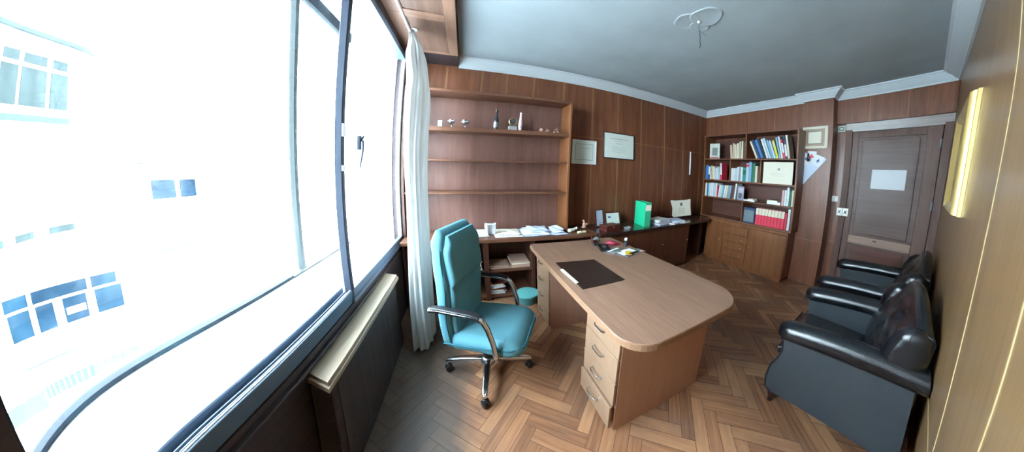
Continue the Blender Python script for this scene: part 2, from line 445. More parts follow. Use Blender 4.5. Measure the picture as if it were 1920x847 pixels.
# pine-lined soffit above the window
b = NB(); sx0, sx1, sy0, sy1 = XW, -.19, YR, YB
box(b, sx0, sx1, sy0, sy1, 2.715, ZC)
soff = struct('trim_4', b, M['dark_panel'])
b = NB(); yy = -.103
edges = [YR, .62, 1.33, 2.04, 2.74]
for a_, c_ in zip(edges, edges[1:]):
    for (x0, x1, y0, y1) in ((sx0, sx0 + .13, a_, c_), (sx1 - .09, sx1, a_, c_), (sx0 + .13, sx1 - .09, a_, a_ + .05), (sx0 + .13, sx1 - .09, c_ - .05, c_)):
        box(b, x0, x1, y0, y1, 2.698, 2.715, bev=.003, seg=1)
struct('soffit_frame', b, M['pine'], soff)
b = NB(); box(b, sx0 + .13, sx1 - .09, YR + .05, 2.69, 2.708, 2.7152)
struct('soffit_board', b, wood('pine boards', (.15, .080, .056), (.23, .130, .092), 'y', .9, .5), soff)
b = NB(); box(b, sx0 + .02, sx1, 2.745, YB, 2.70, 2.715); struct('end_board', b, M['dark_panel'], soff)

b = NB()
box(b, 1.21, XD, YB - .012, YB - .003, 0, .09); 
struct('baseboard_back', b, M['darkwood'])

# ceiling patch where the lamp used to hang
b = NB()
rnd = random.Random(5)
def blob(cx, cy, rx, ry, h, rim, ph):
    n = 36; outer = []
    wob = [1 + .05 * math.sin(3 * a + ph) + .03 * math.sin(5 * a + 2 * ph) for a in [2 * PI * k / n for k in range(n)]]
    for s, z in ((1.08, 0), (1.03, -h), (.94, -h), (.86, -h * rim), (.4, -h * rim), (.02, -h * rim)):
        outer.append([(cx + rx * s * wob[k] * math.cos(2 * PI * k / n), cy + ry * s * wob[k] * math.sin(2 * PI * k / n), ZC + z) for k in range(n)])
    loft(b, outer)
blob(1.62, 1.12, .12, .12, .007, .5, .5); blob(1.56, 1.26, .11, .10, .005, .4, 2.1); blob(1.69, 1.24, .085, .08, .004, .6, 4)
tr = struct('trim_5', b, M['ceiling'], None, 50)
# hanging cable stub
t = thing('ceiling_cable', 'thin dark cable stub hanging from plaster patch on ceiling', 'cable', (1.615, 1.19, ZC))
b = NB(); lathe(b, [(.0, -.006), (.011, -.007), (.012, -.015), (.006, -.024), (.0, -.026)], n=12); obj('hook', b, M['ceramic'], t, True)
b = NB(); tube(b, [(.0, 0, -.02), (.012, .008, -.05), (.02, .012, -.085), (.038, .02, -.13), (.03, .02, -.17), (.044, .025, -.2), (.036, .03, -.23)], .0028, 6)
tube(b, [(.02, .012, -.085), (.05, -.004, -.10), (.075, -.012, -.12)], .0022, 6); obj('wire', b, M['black_plastic'], t, True)

# ------------------------------------------------------------------ window
w1 = bpy.data.objects.new('window_1', None); COL.objects.link(w1); w1['kind'] = 'structure'; w1.location = (XW, 1.5, WZ0)
def wpart(name, bm, m, smooth=False):
    o = obj(name, bm, m, w1, smooth); o.location = (-XW, -1.5, -WZ0); return o
YS = 1.545     # meeting stile
b = NB()
box(b, -.727, XW + .004, WY0, YS + .02, .735, .775, bev=.002, seg=1)          # inner lip
box(b, -.742, -.738, WY0, YS + .02, .735, .766); box(b, -.756, -.752, WY0, YS + .02, .735, .766)
box(b, -.77, XW, WY0, WY1, WZ0, .735)
wpart('track', b, M['lip'])
b = NB(); box(b, -.722, -.718, WY0, YS, .775, .779); wpart('track_ridge', b, M['alu_white'])
b = NB(); box(b, -.86, -.77, WY0, YS + .03, .700, .712); box(b, -.835, -.775, WY0, YS + .03, .70, .783, bev=.004, seg=1)
wpart('sash_rail', b, M['alu'])
b = NB(); box(b, -.745, XW + .006, YS, WY1, .70, .775, bev=.003, seg=1); box(b, XW + .006, XW + .016, YS - .02, WY1, .70, .722)
wpart('sash_rail', b, M['alu'])
b = NB(); box(b, -.80, XW, WY0, WY1, 2.595, 2.64, bev=.003, seg=1); box(b, -.745, XW + .012, WY0, WY1, 2.575, 2.592, bev=.002, seg=1)
wpart('head_rail', b, M['alu'])
b = NB(); box(b, -.748, XW + .004, YS - .014, YS + .020, .74, 2.60, bev=.003, seg=1); wpart('meeting_stile', b, M['alu_dark'])
b = NB(); box(b, -.745, XW, WY1 - .045, WY1, .76, 2.60, bev=.003, seg=1); wpart('end_stile', b, M['alu_white'])
b = NB(); box(b, -.805, -.799, WY0 + .01, YS, .775, 2.60); wpart('pane', b, M['pane'])
b = NB(); box(b, -.735, -.729, YS + .02, WY1 - .04, .765, 2.58); wpart('pane', b, M['pane'])
b = NB(); box(b, XW + .003, XW + .010, YS - .012, YS + .022, 1.47, 1.50); box(b, XW + .003, XW + .010, YS - .012, YS + .022, 1.66, 1.73); wpart('latch_plate', b, M['alu_white'])
# espagnolette lever on the glass
b = NB(); box(b, XW - .012, XW + .008, 1.755, 1.785, 1.60, 1.69, bev=.004); tube(b, [(XW + .006, 1.77, 1.665), (XW + .02, 1.772, 1.655), (XW + .03, 1.745, 1.59), (XW + .03, 1.70, 1.485)], [.007, .007, .006, .004], 8)
tube(b, [(XW + .006, 1.77, 1.655), (XW + .012, 1.80, 1.69)], .006, 8)
wpart('handle', b, M['alu_dark'], True)

# second, outer window of the pair
w2 = bpy.data.objects.new('window_2', None); COL.objects.link(w2); w2['kind'] = 'structure'; w2.location = (-1.26, 1.5, .665)
def wpart2(name, bm, m):
    o = obj(name, bm, m, w2); o.location = (1.26, -1.5, -.665); return o
b = NB(); box(b, -1.285, -1.235, WY0, 1.93, .715, .733, bev=.003, seg=1); wpart2('bottom_rail', b, M['rail_dark'])
b = NB(); box(b, -1.285, -1.235, 1.93, WY1, .708, .722, bev=.003, seg=1); wpart2('bottom_rail', b, M['stile_pale'])
b = NB(); box(b, -1.275, -1.245, 2.04, 2.072, .73, 2.70); wpart2('stile', b, M['stile_pale'])
b = NB(); box(b, -1.262, -1.256, WY0, 2.05, .70, 2.70); wpart2('pane', b, M['pane'])
b = NB(); box(b, -1.252, -1.246, 2.08, WY1, .69, 2.70); wpart2('pane', b, M['pane'])
b = NB(); box(b, -1.285, -1.235, WY0, WY1, 2.70, 2.79); wpart2('head_rail', b, M['rail_dark'])

# ------------------------------------------------------------------ street outside
b = NB(); box(b, -30, -1.6, -25, 40, -4.2, -4.0); g = tag(obj('street_paving', b, M['asphalt']), 'pale sunlit street paving below the window', 'street')
def building(name, label, mat, parts_fn, loc=(0, 0, 0), rotz=0):
    t = thing(name, label, 'building', loc, rotz); parts_fn(t); return t
def flat_win(t, y0, y1, z0, z1, m, x=0.0, name='window'):
    b = NB(); box(b, x - .04, x + .01, y0, y1, z0, z1); return obj(name, b, m, t)
# upper house with a rounded cornice
def upper(t):
    b = NB()
    poly = [(0, -6), (0, .3), (-.08, .8), (-.3, 1.2), (-6, 1.2), (-6, -6)]
    prism(b, poly, 'z', 1.70, 5.4); box(b, -6, 0, -6, .3, -.40, 1.70); obj('wall', b, M['facade'], t)
    b = NB(); n = [(.12, -6), (.12, .2), (.05, .7), (-.15, 1.0), (-6, 1.0), (-6, -6)]
    prism(b, n, 'z', 3.72, 3.80); obj('cornice', b, M['facade_line'], t)
    b = NB(); prism(b, [(x * 1.04 + .0, y * 1.02) for x, y in n], 'z', 3.80, 3.98); obj('eave', b, M['facade'], t)
    for i, (y0, y1) in enumerate(((-1.65, -1.03), (-.92, -.20), (-.09, .30))):
        w = flat_win(t, y0, y1, 2.42, 3.12, M['glasscyan'], .02)
        b = NB(); box(b, -.02, .03, y0 + .03, y1 - .03, 3.2, 3.38); obj('transom', b, M['glasscyan'], w)
    b = NB(); box(b, 0, .09, -6, .3, 2.14, 2.26); obj('sill_band', b, M['facade_line'], t)
    for y0 in (-2.0, -1.1, -.2): flat_win(t, y0, y0 + .5, .0, .13, M['glasscyan'], .02, 'vent')
building('corner_house', 'white corner house with rounded cornice and three tall pale windows', None, upper, (-8.05, 7.05, 0))
# lower shopfront building, facade turned slightly towards the room
def lower(t):
    # local: facade plane x=0 facing +x, y runs to the right of the picture
    b = NB(); box(b, -1.8, 0, -5, 2.5, -4, -.45); obj('wall', b, M['facade'], t)
    for y0, y1 in ((-.02, .64), (.75, 1.73), (1.80, 2.09)): flat_win(t, y0, y1, -1.06, -.84, M['glassblue'], .02, 'fanlight')
    for i, (y0, y1) in enumerate(((.03, .63), (.78, 1.15), (1.33, 1.69), (1.82, 2.13))):
        w = flat_win(t, y0, y1, -1.60, -1.12, M['glassblue'], .02)
        if i == 2:
            b = NB(); box(b, .03, .04, y0 + .03, y1 - .03, -1.44, -1.31); obj('notice', b, M['paper'], w)
    b = NB(); box(b, 0, .35, -3, 2.5, -2.00, -1.92); obj('balcony_ledge', b, M['facade'], t)
    b = NB(); box(b, .34, .355, .1, 1.7, -2.02, -1.99); obj('ledge_joint', b, M['facade_line'], t)
    b = NB(); box(b, 0, .03, -2, .40, -2.95, -2.62); obj('grey_plinth', b, M['glasscyan'], t)
    for i in range(14):
        y0 = .46 + i * .125
        flat_win(t, y0, y0 + .085, -2.82, -2.58, M['glassblue'] if i < 9 else M['glasscyan'], .02, 'basement_grille')
building('shop_building', 'white building across the street with blue shop windows', None, lower, (-8.0, 5.15, 0), -math.atan2(.75, 1.81))
def side(t):
    b = NB(); prism(b, [(-.6, -4), (-.6, 1.65), (.35, 1.62), (.35, .95), (1.6, .25), (7, -2.2), (7, -4)], 'x', -3, 0); obj('gable_wall', b, M['facade_cream'], t)
    for y0, y1 in ((-.42, -.05), (.06, .34)):
        w = flat_win(t, y0, y1, .45, .93, M['glassblue'], .02)
        b = NB(); box(b, .03, .045, y0 - .02, y1 + .02, .93, .96); obj('lintel', b, M['facade_line'], w)
    b = NB(); box(b, .0, .05, -.6, .36, 1.35, 1.385); obj('gutter', b, M['facade_line'], t)
    b = NB(); tube(b, [(.03, -.75, -.95), (.03, .2, -.93)], .02, 6); tube(b, [(.03, -.75, -.95), (.03, -.82, -2.1)], .04, 6); obj('pipe', b, M['facade_line'], t)
building('gabled_house', 'pale gabled house further along the street with two small windows', None, side, (-8.0, 9.05, 0))

# ------------------------------------------------------------------ curtain, rod, radiator cover
t = thing('curtain_rod', 'white metal curtain rod under the wooden soffit above the window', 'curtain rod', (-.55, 1.3, 2.60))
b = NB(); tube(b, [(0, -1.35, 0), (0, 1.05, 0)], .009, 10, up=(1, 0, 0)); obj('pole', b, M['alu_white'], t, True)
b = NB(); lathe(b, [(.0, 0), (.02, .004), (.024, .02), (.012, .036), (0, .04)], (0, 1.05, 0), 14, axis='y'); obj('finial', b, M['alu_white'], t, True)
for yy in (.98, -.4):
    b = NB(); box(b, -.006, .006, yy - .006, yy + .006, 0, .10); box(b, -.02, .02, yy - .02, yy + .02, .092, .10); obj('bracket', b, M['alu_white'], t)

def curtain():
    t = thing('curtain', 'off white curtain gathered in folds at the end of the window', 'curtain', (-.475, 2.22, .03))
    b = NB(); nu, nz = 120, 50
    rows = []
    for j in range(nz + 1):
        q = j / nz; z = 2.60 * q
        # gather towards the rod at the top
        L = interp([(0, .40), (.35, .40), (.75, .42), (.93, .30), (1, .13)], q)
        wdt = interp([(0, .088), (.45, .075), (.75, .085), (.90, .075), (1, .02)], q)
        cx = interp([(0, .020), (.5, .040), (.8, .045), (.93, .0), (1, -.05)], q)
        row = []
        for i in range(nu):
            a = 2 * PI * i / nu
            fold = 1 + .09 * math.sin(11 * a + 2.0 * math.sin(q * 3.1)) + .07 * math.sin(5 * a + q * 5)
            if q > .72: fold += .14 * math.sin(8 * a + q * 38) * (q - .72) * 3
            x = cx + wdt * fold * math.cos(a) + .02 * math.sin(q * 5); y = -.02 + L / 2 * fold * math.sin(a) - interp([(0, .13), (.55, .03), (.8, 0), (1, 0)], q)
            row.append((x, y, z + (.012 * math.sin(6 * a) if j == 0 else 0)))
        rows.append(row)
    loft(b, rows); obj('cloth', b, M['curtain'], t, 80)
    for k in range(5):
        b = NB(); yy = -.06 + k * .03
        ring = [(-.05 + .017 * math.cos(2 * PI * i / 16), yy, 2.566 + .017 * math.sin(2 * PI * i / 16)) for i in range(16)]
        ring.append(ring[0]); tube(b, ring, .0018, 6); obj('ring', b, M['alu_white'], t, True)
curtain()

t = thing('radiator_cover', 'dark wooden radiator cover with a pale worn top board under the window', 'radiator cover', (XW, 1.54, 0))
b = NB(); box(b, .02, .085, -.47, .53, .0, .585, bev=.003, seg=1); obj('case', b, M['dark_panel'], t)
b = NB()
box(b, .085, .089, -.43, .48, .03, .56, bev=.001, seg=1)
obj('front_panel', b, wood('scuffed dark panel', (.028, .020, .020), (.075, .055, .052), 'z', .8, .5), t)
topw = wood('pale worn pine board', (.30, .22, .15), (.46, .37, .27), 'y', .8, .5)
b = NB(); prism(b, [(.001, -.435), (.104, -.515), (.104, .525), (.001, .575)], 'z', .607, .625); obj('top_board', b, topw, t)
b = NB(); prism(b, [(.001, -.445), (.113, -.53), (.113, .53), (.001, .585)], 'z', .585, .606); obj('edge_moulding', b, topw, t)

# ------------------------------------------------------------------ desk
desk = thing('desk', 'pale oak desk with rounded corners and two drawer pedestals', 'desk', (1.06, 1.46, 0))
dx0, dx1, dy0, dy1 = .592 - 1.06, 1.525 - 1.06, .635 - 1.46, 2.30 - 1.46
b = NB()
out = rrect(dx1 - dx0, dy1 - dy0, .1, 10, (dx0 + dx1) / 2, (dy0 + dy1) / 2, rs=(.05, .05, .16, .23))
def inset(o, d):
    cx, cy = (dx0 + dx1) / 2, (dy0 + dy1) / 2
    return [(cx + (x - cx) * (1 - d / .47), cy + (y - cy) * (1 - d / .83)) for x, y in o]
loft(b, [[(x, y, .735) for x, y in out], [(x, y, .757) for x, y in out], [(x, y, .76) for x, y in inset(out, .003)]])
obj('desktop', b, M['oak'], desk)
b = NB(); o2 = inset(out, -.0015); o3 = inset(out, .02)
loft(b, [[(x, y, .722) for x, y in o3], [(x, y, .722) for x, y in o2], [(x, y, .7545) for x, y in o2], [(x, y, .7548) for x, y in inset(out, .001)]], cap=False)
f = b.faces.new([b.verts.new((x, y, .7222)) for x, y in o3])
obj('edge_band', b, M['oak_edge'], desk)
def pedestal(y0, y1, opens):
    p = NB(); x0, x1 = .672 - 1.06, 1.405 - 1.06
    box(p, x0, x1, y0, y0 + .018, .0, .722); box(p, x0, x1, y1 - .018, y1, .0, .722); box(p, x1 - .018, x1, y0 + .018, y1 - .018, .03, .722)
    box(p, x0 + .01, x1 - .018, y0 + .018, y1 - .018, .03, .05); box(p, x0 + .02, x1 - .018, y0 + .018, y1 - .018, .70, .722)
    ped = obj('pedestal', p, M['oak_side'], desk)
    zs = [(.553, .712), (.372, .549), (.168, .368), (.045, .164)]
    zs = [(.548, .715), (.378, .544), (.208, .374), (.038, .204)]
    for (z0, z1), o_ in zip(zs, opens):
        d = NB(); box(d, x0 - .018 - o_, x0 - o_, y0 + .003, y1 - .003, z0, z1, bev=.002, seg=1)
        box(d, x0 - o_, x0 + .45 - o_, y0 + .026, y0 + .036, z0 + .015, z1 - .03); box(d, x0 - o_, x0 + .45 - o_, y1 - .036, y1 - .026, z0 + .015, z1 - .03)
        box(d, x0 - o_, x0 + .45 - o_, y0 + .026, y1 - .026, z0 + .01, z0 + .016)
        dr = obj('drawer', d, M['oak_front'], desk)
        h = NB(); zc = (z0 + z1) / 2 + .02; yc = (y0 + y1) / 2; xx = x0 - .018 - o_
        tube(h, [(xx, yc - .052, zc), (xx - .020, yc - .050, zc - .002), (xx - .026, yc - .03, zc - .004), (xx - .026, yc + .03, zc - .004), (xx - .020, yc + .050, zc - .002), (xx, yc + .052, zc)], .0048, 8)
        obj('handle', h, M['chrome'], dr, True)
pedestal(.808 - 1.46, 1.17 - 1.46, (0, .003, .006, .022))
pedestal(1.888 - 1.46, 2.25 - 1.46, (0, 0, 0, 0))

t = thing('desk_pad', 'dark brown leather desk pad on the pale oak desk', 'desk pad', (.835, 1.50, .76))
b = NB(); prism(b, [(-.168, .25), (-.172, -.24), (.155, -.235), (.158, .215)], 'z', .0, .006); obj('leather_mat', b, M['padmat'], t)
b = NB(); prism(b, [(-.186, .10), (-.176, -.15), (-.160, -.15), (-.166, .10)], 'z', .0, .009); obj('pen_strip', b, M['plastic_white'], t, label='white strip along the edge of the pad')

# ------------------------------------------------------------------ swivel chair
def office_chair():
    t = thing('office_chair', 'turquoise high-backed swivel chair with chrome arms behind the desk', 'office chair', (.06, 1.55, 0), math.radians(-27))
    # local x = forward, y = left
    # seat: loft along x
    b = NB(); rings = []
    for q in [i / 14 for i in range(15)]:
        x = -.18 + .51 * q
        w = interp([(0, .40), (.12, .46), (.8, .50), (.95, .46), (1, .36)], q); h = interp([(0, .07), (.1, .12), (.85, .115), (1, .03)], q)
        zc = .418 + .012 * math.sin(q * PI) - (.01 if q < .93 else .022)
        rings.append([(x, px, zc + pz + (.012 * math.cos(px * 6) if pz > 0 else 0)) for px, pz in rrect(w, h, min(h * .45, .05), 5)])
    loft(b, rings); obj('seat', b, M['teal'], t, 60)
    b = NB()
    pts = [(-.17 + .49 * q, -.253 * (1 - .25 * max(0, (q - .8) * 5) ** 2), .432) for q in [i / 16 for i in range(17)]]
    tube(b, pts + [(.328, y, .427) for y in (-.15, -.08, 0, .08, .15)] + [(p[0], -p[1], p[2]) for p in pts[::-1]], .005, 6)
    obj('piping', b, M['teal_dark'], t, True)
    # backrest shell and front cushions: loft upwards
    def backring(z, w, th, off=0, r=.03):
        xc = interp([(.36, -.140), (.55, -.150), (.80, -.135), (1.0, -.150), (1.14, -.165)], z)
        return [(xc + off + px, py, z) for px, py in rrect(th, w, min(r, th * .45), 5)]
    b = NB(); rs = []
    for q in [i / 26 for i in range(27)]:
        z = .36 + .775 * q
        w = interp([(0, .40), (.08, .46), (.6, .49), (.9, .46), (1, .36)], q); th = interp([(0, .05), (.06, .075), (.9, .08), (.97, .065), (1, .03)], q)
        rs.append(backring(z, w, th, -.02))
    loft(b, rs); obj('backrest', b, M['teal'], t, 60)
    b = NB(); rs = []
    for q in [i / 14 for i in range(15)]:
        z = .44 + .37 * q; w = .40 + .02 * q; th = interp([(0, .02), (.12, .05), (.88, .05), (1, .02)], q)
        rs.append(backring(z, w, th, .03, .025))
    loft(b, rs); obj('lumbar_cushion', b, M['teal'], t, 60)
    b = NB(); rs = []
    for q in [i / 14 for i in range(15)]:
        z = .805 + .30 * q; w = interp([(0, .42), (.7, .43), (1, .34)], q); th = interp([(0, .03), (.1, .065), (.85, .06), (1, .02)], q)
        rs.append(backring(z, w, th, .035, .028))
    loft(b, rs); obj('headrest_cushion', b, M['teal'], t, 60)
    for s in (-1, 1):
        b = NB(); tube(b, [(interp([(.36, -.140), (.55, -.150), (.80, -.135), (1.0, -.150), (1.14, -.165)], z) + .005, s * interp([(.42, .228), (.6, .24), (1.0, .232), (1.09, .19)], z), z) for z in [.42 + .067 * i for i in range(11)]], .005, 6)
        obj('piping', b, M['teal_dark'], t, True)
    # loop arms: flattened chrome bar, dark pad on top
    for s in (-1, 1):
        b = NB(); y = s * .275
        pts = [(-.22, y, .672), (-.17, y, .680), (.06, y, .672), (.115, y, .650), (.14, y, .60), (.165, y * .99, .50), (.175, y * .97, .40), (.16, y * .8, .355), (.10, y * .5, .345), (.0, y * .1, .345)]
        dense = []
        for a_, c_ in zip(pts, pts[1:]):
            for k in range(3): dense.append(tuple(a_[i] + (c_[i] - a_[i]) * k / 3 for i in range(3)))
        dense.append(pts[-1])
        tube(b, dense, .016, 12, up=(0, 1, 0), flat=1.25); arm = obj('armrest', b, M['chrome'], t, True)
        b = NB(); prof = rrect(.045, .016, .007, 4)
        rings = [[(x, y + a_, zz + c_) for a_, c_ in prof] for x, zz in ((-.205, .690), (-.15, .694), (.05, .688), (.10, .674))]
        loft(b, rings); obj('arm_pad', b, M['black_plastic'], arm, True)
    b = NB(); box(b, -.13, .13, -.09, .09, .325, .358, bev=.008); box(b, -.24, -.12, -.03, .03, .30, .36, bev=.006); lathe(b, [(.001, .12), (.035, .12), (.035, .20), (.026, .21), (.026, .33), (.001, .33)], n=18)
    obj('column', b, M['black_plastic'], t, True)
    b = NB(); lathe(b, [(.001, .085), (.05, .09), (.058, .11), (.05, .135), (.03, .15), (.001, .15)], n=24); obj('hub', b, M['chrome_dull'], t, True)
    for k, adeg in enumerate((190, 286, 16, 96)):
        a = math.radians(adeg); d = Vector((math.cos(a), math.sin(a), 0)); n_ = Vector((-d.y, d.x, 0))
        b = NB(); rings = []
        for r_, zc, w, h in ((.03, .120, .052, .040), (.12, .118, .046, .036), (.22, .108, .040, .032), (.29, .098, .036, .030), (.315, .092, .028, .022)):
            rings.append([tuple(d * r_ + n_ * px + Vector((0, 0, zc + pz))) for px, pz in rrect(w, h, .010, 4)])
        loft(b, rings); leg = obj('leg', b, M['chrome'], t, True)
        b = NB(); c = d * .30
        for s in (-1, 1): 
            q = NB(); lathe(q, [(.001, -.009), (.022, -.009), (.027, -.006), (.027, .006), (.022, .009), (.001, .009)], n=18, axis='y')
            for v in q.verts: v.co = Matrix.Rotation(a + .6, 3, 'Z') @ (v.co + Vector((0, s * .014, 0))) + c + Vector((0, 0, .0275))
            merge(b, q)
        box(b, c.x - .020, c.x + .020, c.y - .012, c.y + .012, .035, .062, bev=.008); tube(b, [tuple(c + Vector((0, 0, .05))), tuple(c + Vector((0, 0, .09)))], .008, 8)
        obj('caster', b, M['black_plastic'], leg, True)
office_chair()

# ------------------------------------------------------------------ leather armchairs
def armchair(label, loc, rz, W=.88, depth=1.0):
    t = thing('armchair', label, 'armchair', loc, rz, 'black leather armchairs along the wall'); t.scale = (1, depth, 1)
    # local: front = +y, back at y=-.30, x from -W/2 to W/2
    hw = W / 2
    side = [(-.27, .15), (.30, .11), (.335, .13), (.345, .20), (.335, .30), (.300, .38), (.285, .44), (.295, .50), (.315, .54), (-.27, .60)]
    for s in (-1, 1):
        b = NB(); xo, xi = s * (hw - .02), s * (hw - .12)
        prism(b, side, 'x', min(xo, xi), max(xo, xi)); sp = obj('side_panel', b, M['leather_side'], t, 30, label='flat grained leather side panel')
        b = NB(); tube(b, [(s * (hw - .018), y, z) for y, z in side[1:9]] + [(s * (hw - .018), .29, .520), (s * (hw - .018), -.27, .575)], .006, 6); obj('piping', b, M['leather'], sp, True)
        # rolled arm
        b = NB(); rings = []
        for q in [i / 16 for i in range(17)]:
            y = .335 - .635 * q
            r = .072 * interp([(0, .62), (.03, .92), (.08, 1.0), (.9, .98), (1, .9)], q)
            zc = .560 + .060 * q + .012 * math.sin(q * PI)
            rings.append([(s * (hw - .062) + r * 1.02 * math.cos(2 * PI * k / 24), y, zc + r * .92 * math.sin(2 * PI * k / 24)) for k in range(24)])
        loft(b, rings); arm = obj('arm', b, M['leather'], t, 60)
        b = NB(); lathe(b, [(.001, .0), (.012, .0), (.010, .006), (.001, .008)], (s * (hw - .062), .336, .56), 12, axis='y'); obj('button', b, M['leather'], arm, True)
        # legs
        b = NB(); prof = [(.001, 0), (.014, 0), (.018, .012), (.014, .03), (.020, .045), (.026, .075), (.018, .10), (.024, .115), (.024, .16), (.001, .16)]
        lathe(b, prof, (s * (hw - .07), .295, 0), 18); obj('leg', b, M['turned'], t, True)
        b = NB(); box(b, s * (hw - .07) - .02, s * (hw - .07) + .02, -.275, -.235, 0, .17, bev=.004); obj('leg', b, M['turned'], t, True)
    b = NB(); box(b, -hw + .12, hw - .12, -.26, .29, .15, .30, bev=.012); obj('seat_base', b, M['leather_side'], t, True)
    b = NB(); rings = []
    for q in [i / 12 for i in range(13)]:
        y = -.14 + .475 * q; h = interp([(0, .08), (.1, .13), (.85, .135), (.95, .11), (1, .05)], q)
        rings.append([(px, y, .365 + pz * (1 + .15 * math.cos(px * 3.2))) for px, pz in rrect(W - .25, h, h * .42, 6)])
    loft(b, rings); cu = obj('seat_cushion', b, M['leather'], t, 60)
    b = NB(); tube(b, [(-hw + .14, .325, .41), (0, .338, .418), (hw - .14, .325, .41)], .006, 6); obj('piping', b, M['leather'], cu, True)
    # camel back, buttoned front
    b = NB(); n = 44; m = 26; buttons = []
    def crest(x): return .80 + .165 * math.cos(x / (hw + .02) * PI / 2) ** 1.2
    for r_, zz in enumerate((.56, .68, .80)):
        for k in range(-2, 3):
            bx = k * .155 + (.078 if r_ % 2 else 0)
            if abs(bx) < hw - .14 and zz < crest(bx) - .05: buttons.append((bx, zz))
    rings = []
    for i in range(n + 1):
        x = -hw + .06 + (W - .12) * i / n; zt = crest(x); ring = []
        edge = min(1, (hw - .06 - abs(x)) / .06); edge = max(.15, edge) ** .5
        for j in range(m + 1):
            q = j / m; z = .34 + (zt - .04 - .34) * q
            y = -.115 - .125 * q ** 1.2 + .045 * math.sin(q * PI) * edge - .02 * (1 - edge)
            for bx, bz in buttons:
                d2 = ((x - bx) ** 2 + (z - bz) ** 2); y -= .032 * math.exp(-d2 / .0007) + .012 * math.exp(-d2 / .004)
            ring.append((x, y, z))
        for k in range(1, 9):
            a = PI * k / 9; ring.append((x, -.24 - .028 + .028 * math.cos(a) - .01 * (1 - edge), zt - .04 + .045 * math.sin(a)))
        ring += [(x, -.298, zt - .06), (x, -.285, .60), (x, -.27, .34)]
        rings.append(ring)
    loft(b, rings); bk = obj('backrest', b, M['leather'], t, 70)
    for bx, bz in buttons:
        b = NB(); q_ = (bz - .34) / (crest(bx) - .38); yb = -.115 - .125 * q_ ** 1.2 + .045 * math.sin(q_ * PI) - .040
        lathe(b, [(.001, yb + .010), (.008, yb + .006), (.010, yb), (.001, yb - .002)], (bx, 0, bz), 10, axis='y')
        obj('button', b, M['leather'], bk, True)
    for s in (-1, 1):       # padded wing that ends the back over each arm
        b = NB(); rings = []
        for q in [i / 14 for i in range(15)]:
            z = .60 + .25 * q; w = interp([(0, .085), (.5, .105), (.85, .10), (1, .05)], q); dpt = interp([(0, .13), (.5, .14), (.85, .11), (1, .05)], q)
            rings.append([(s * (hw - .062) + px, -.205 + py - .035 * q, z) for px, py in rrect(w, dpt, min(w, dpt) * .45, 6)])
        loft(b, rings); obj('wing', b, M['leather'], t, 60)
    return t
armchair('nearer black leather armchair, its flat side panel facing the camera', (2.12, .203, 0), math.radians(5), .88, .88)
armchair('farther black leather armchair, standing next to the wooden door', (3.31, .215, 0), math.radians(0), .96)

t = thing('cord', 'knotted pale cord hanging on the buttoned back of the nearer armchair', 'cord', (2.13, .10, .50))
b = NB()
for k in range(3):
    r_ = random.Random(k); pts = [(0, -.045, .13)]
    for i in range(6): pts.append((pts[-1][0] + r_.uniform(-.012, .004), pts[-1][1] + .007, pts[-1][2] - .024))
    tube(b, pts, .003, 6)
obj('strand', b, M['paper_cream'], t, True)
b = NB(); lathe(b, [(.001, .10), (.010, .105), (.012, .12), (.006, .135), (.001, .137)], (-.002, -.04, 0), 10); obj('knot', b, M['paper_cream'], t, True)

# ------------------------------------------------------------------ wall shelf unit and sideboards
t = thing('shelf_unit', 'reddish wooden shelf unit with four open shelves on the sideboard', 'shelf unit', (.24, 2.88, .75))
sy0, sy1 = 2.738 - 2.88, YB - .004 - 2.88
X0, X1 = XW + .012 - .24, 1.20 - .24
b = NB(); box(b, X0 + .02, X1 - .02, sy1 - .012, sy1, 0, 1.545)
back_ = obj('back_panel', b, M['shelfback'], t)
for x0, mm in ((X0, M['darkwood']), (X1 - .028, M['cabfront'])):
    b = NB(); box(b, x0, x0 + .028, sy0, sy1, 0, 1.575, bev=.002, seg=1); obj('side_panel', b, mm, t)
for z0, z1 in ((1.545, 1.575), (1.125, 1.168), (.805, .823), (.457, .475)):
    b = NB(); box(b, X0 + .028, X1 - .028, sy0 + (.004 if z1 < 1.1 else 0), sy1 - .012, z0, z1, bev=.002, seg=1); obj('shelf', b, M['shelfwood'], t)

# left sideboard with open niches
t = thing('sideboard', 'dark reddish sideboard with open niches below the shelf unit', 'sideboard', (.39, 2.80, 0))
def rel(x, y): return x - .39, y - 2.80
def bb(bm, x0, x1, y0, y1, z0, z1, **k): box(bm, x0 - .39, x1 - .39, y0 - 2.80, y1 - 2.80, z0, z1, **k)
b = NB(); bb(b, XW + .02, 1.50, 2.53, YB - .004, .715, .75, bev=.003, seg=1); obj('worktop', b, M['shelfwood'], t)
for x0, x1 in ((XW + .03, XW + .05), (.150, .205), (.695, .735), (1.43, 1.47)):
    b = NB(); bb(b, x0, x1, 2.58, YB - .01, 0, .715, bev=.002, seg=1); obj('upright', b, M['darkwood'], t)
for x0, x1, z in ((.205, .695, .345), (XW + .05, .150, .345), (.735, 1.43, .345), (.205, .695, .03), (XW + .05, .150, .03), (.735, 1.43, .03)):
    b = NB(); bb(b, x0, x1, 2.60, YB - .02, z, z + .022); obj('shelf', b, M['shelfwood'], t)
b = NB(); bb(b, XW + .05, 1.43, YB - .018, YB - .008, .03, .715); obj('back_panel', b, M['darkwood'], t)

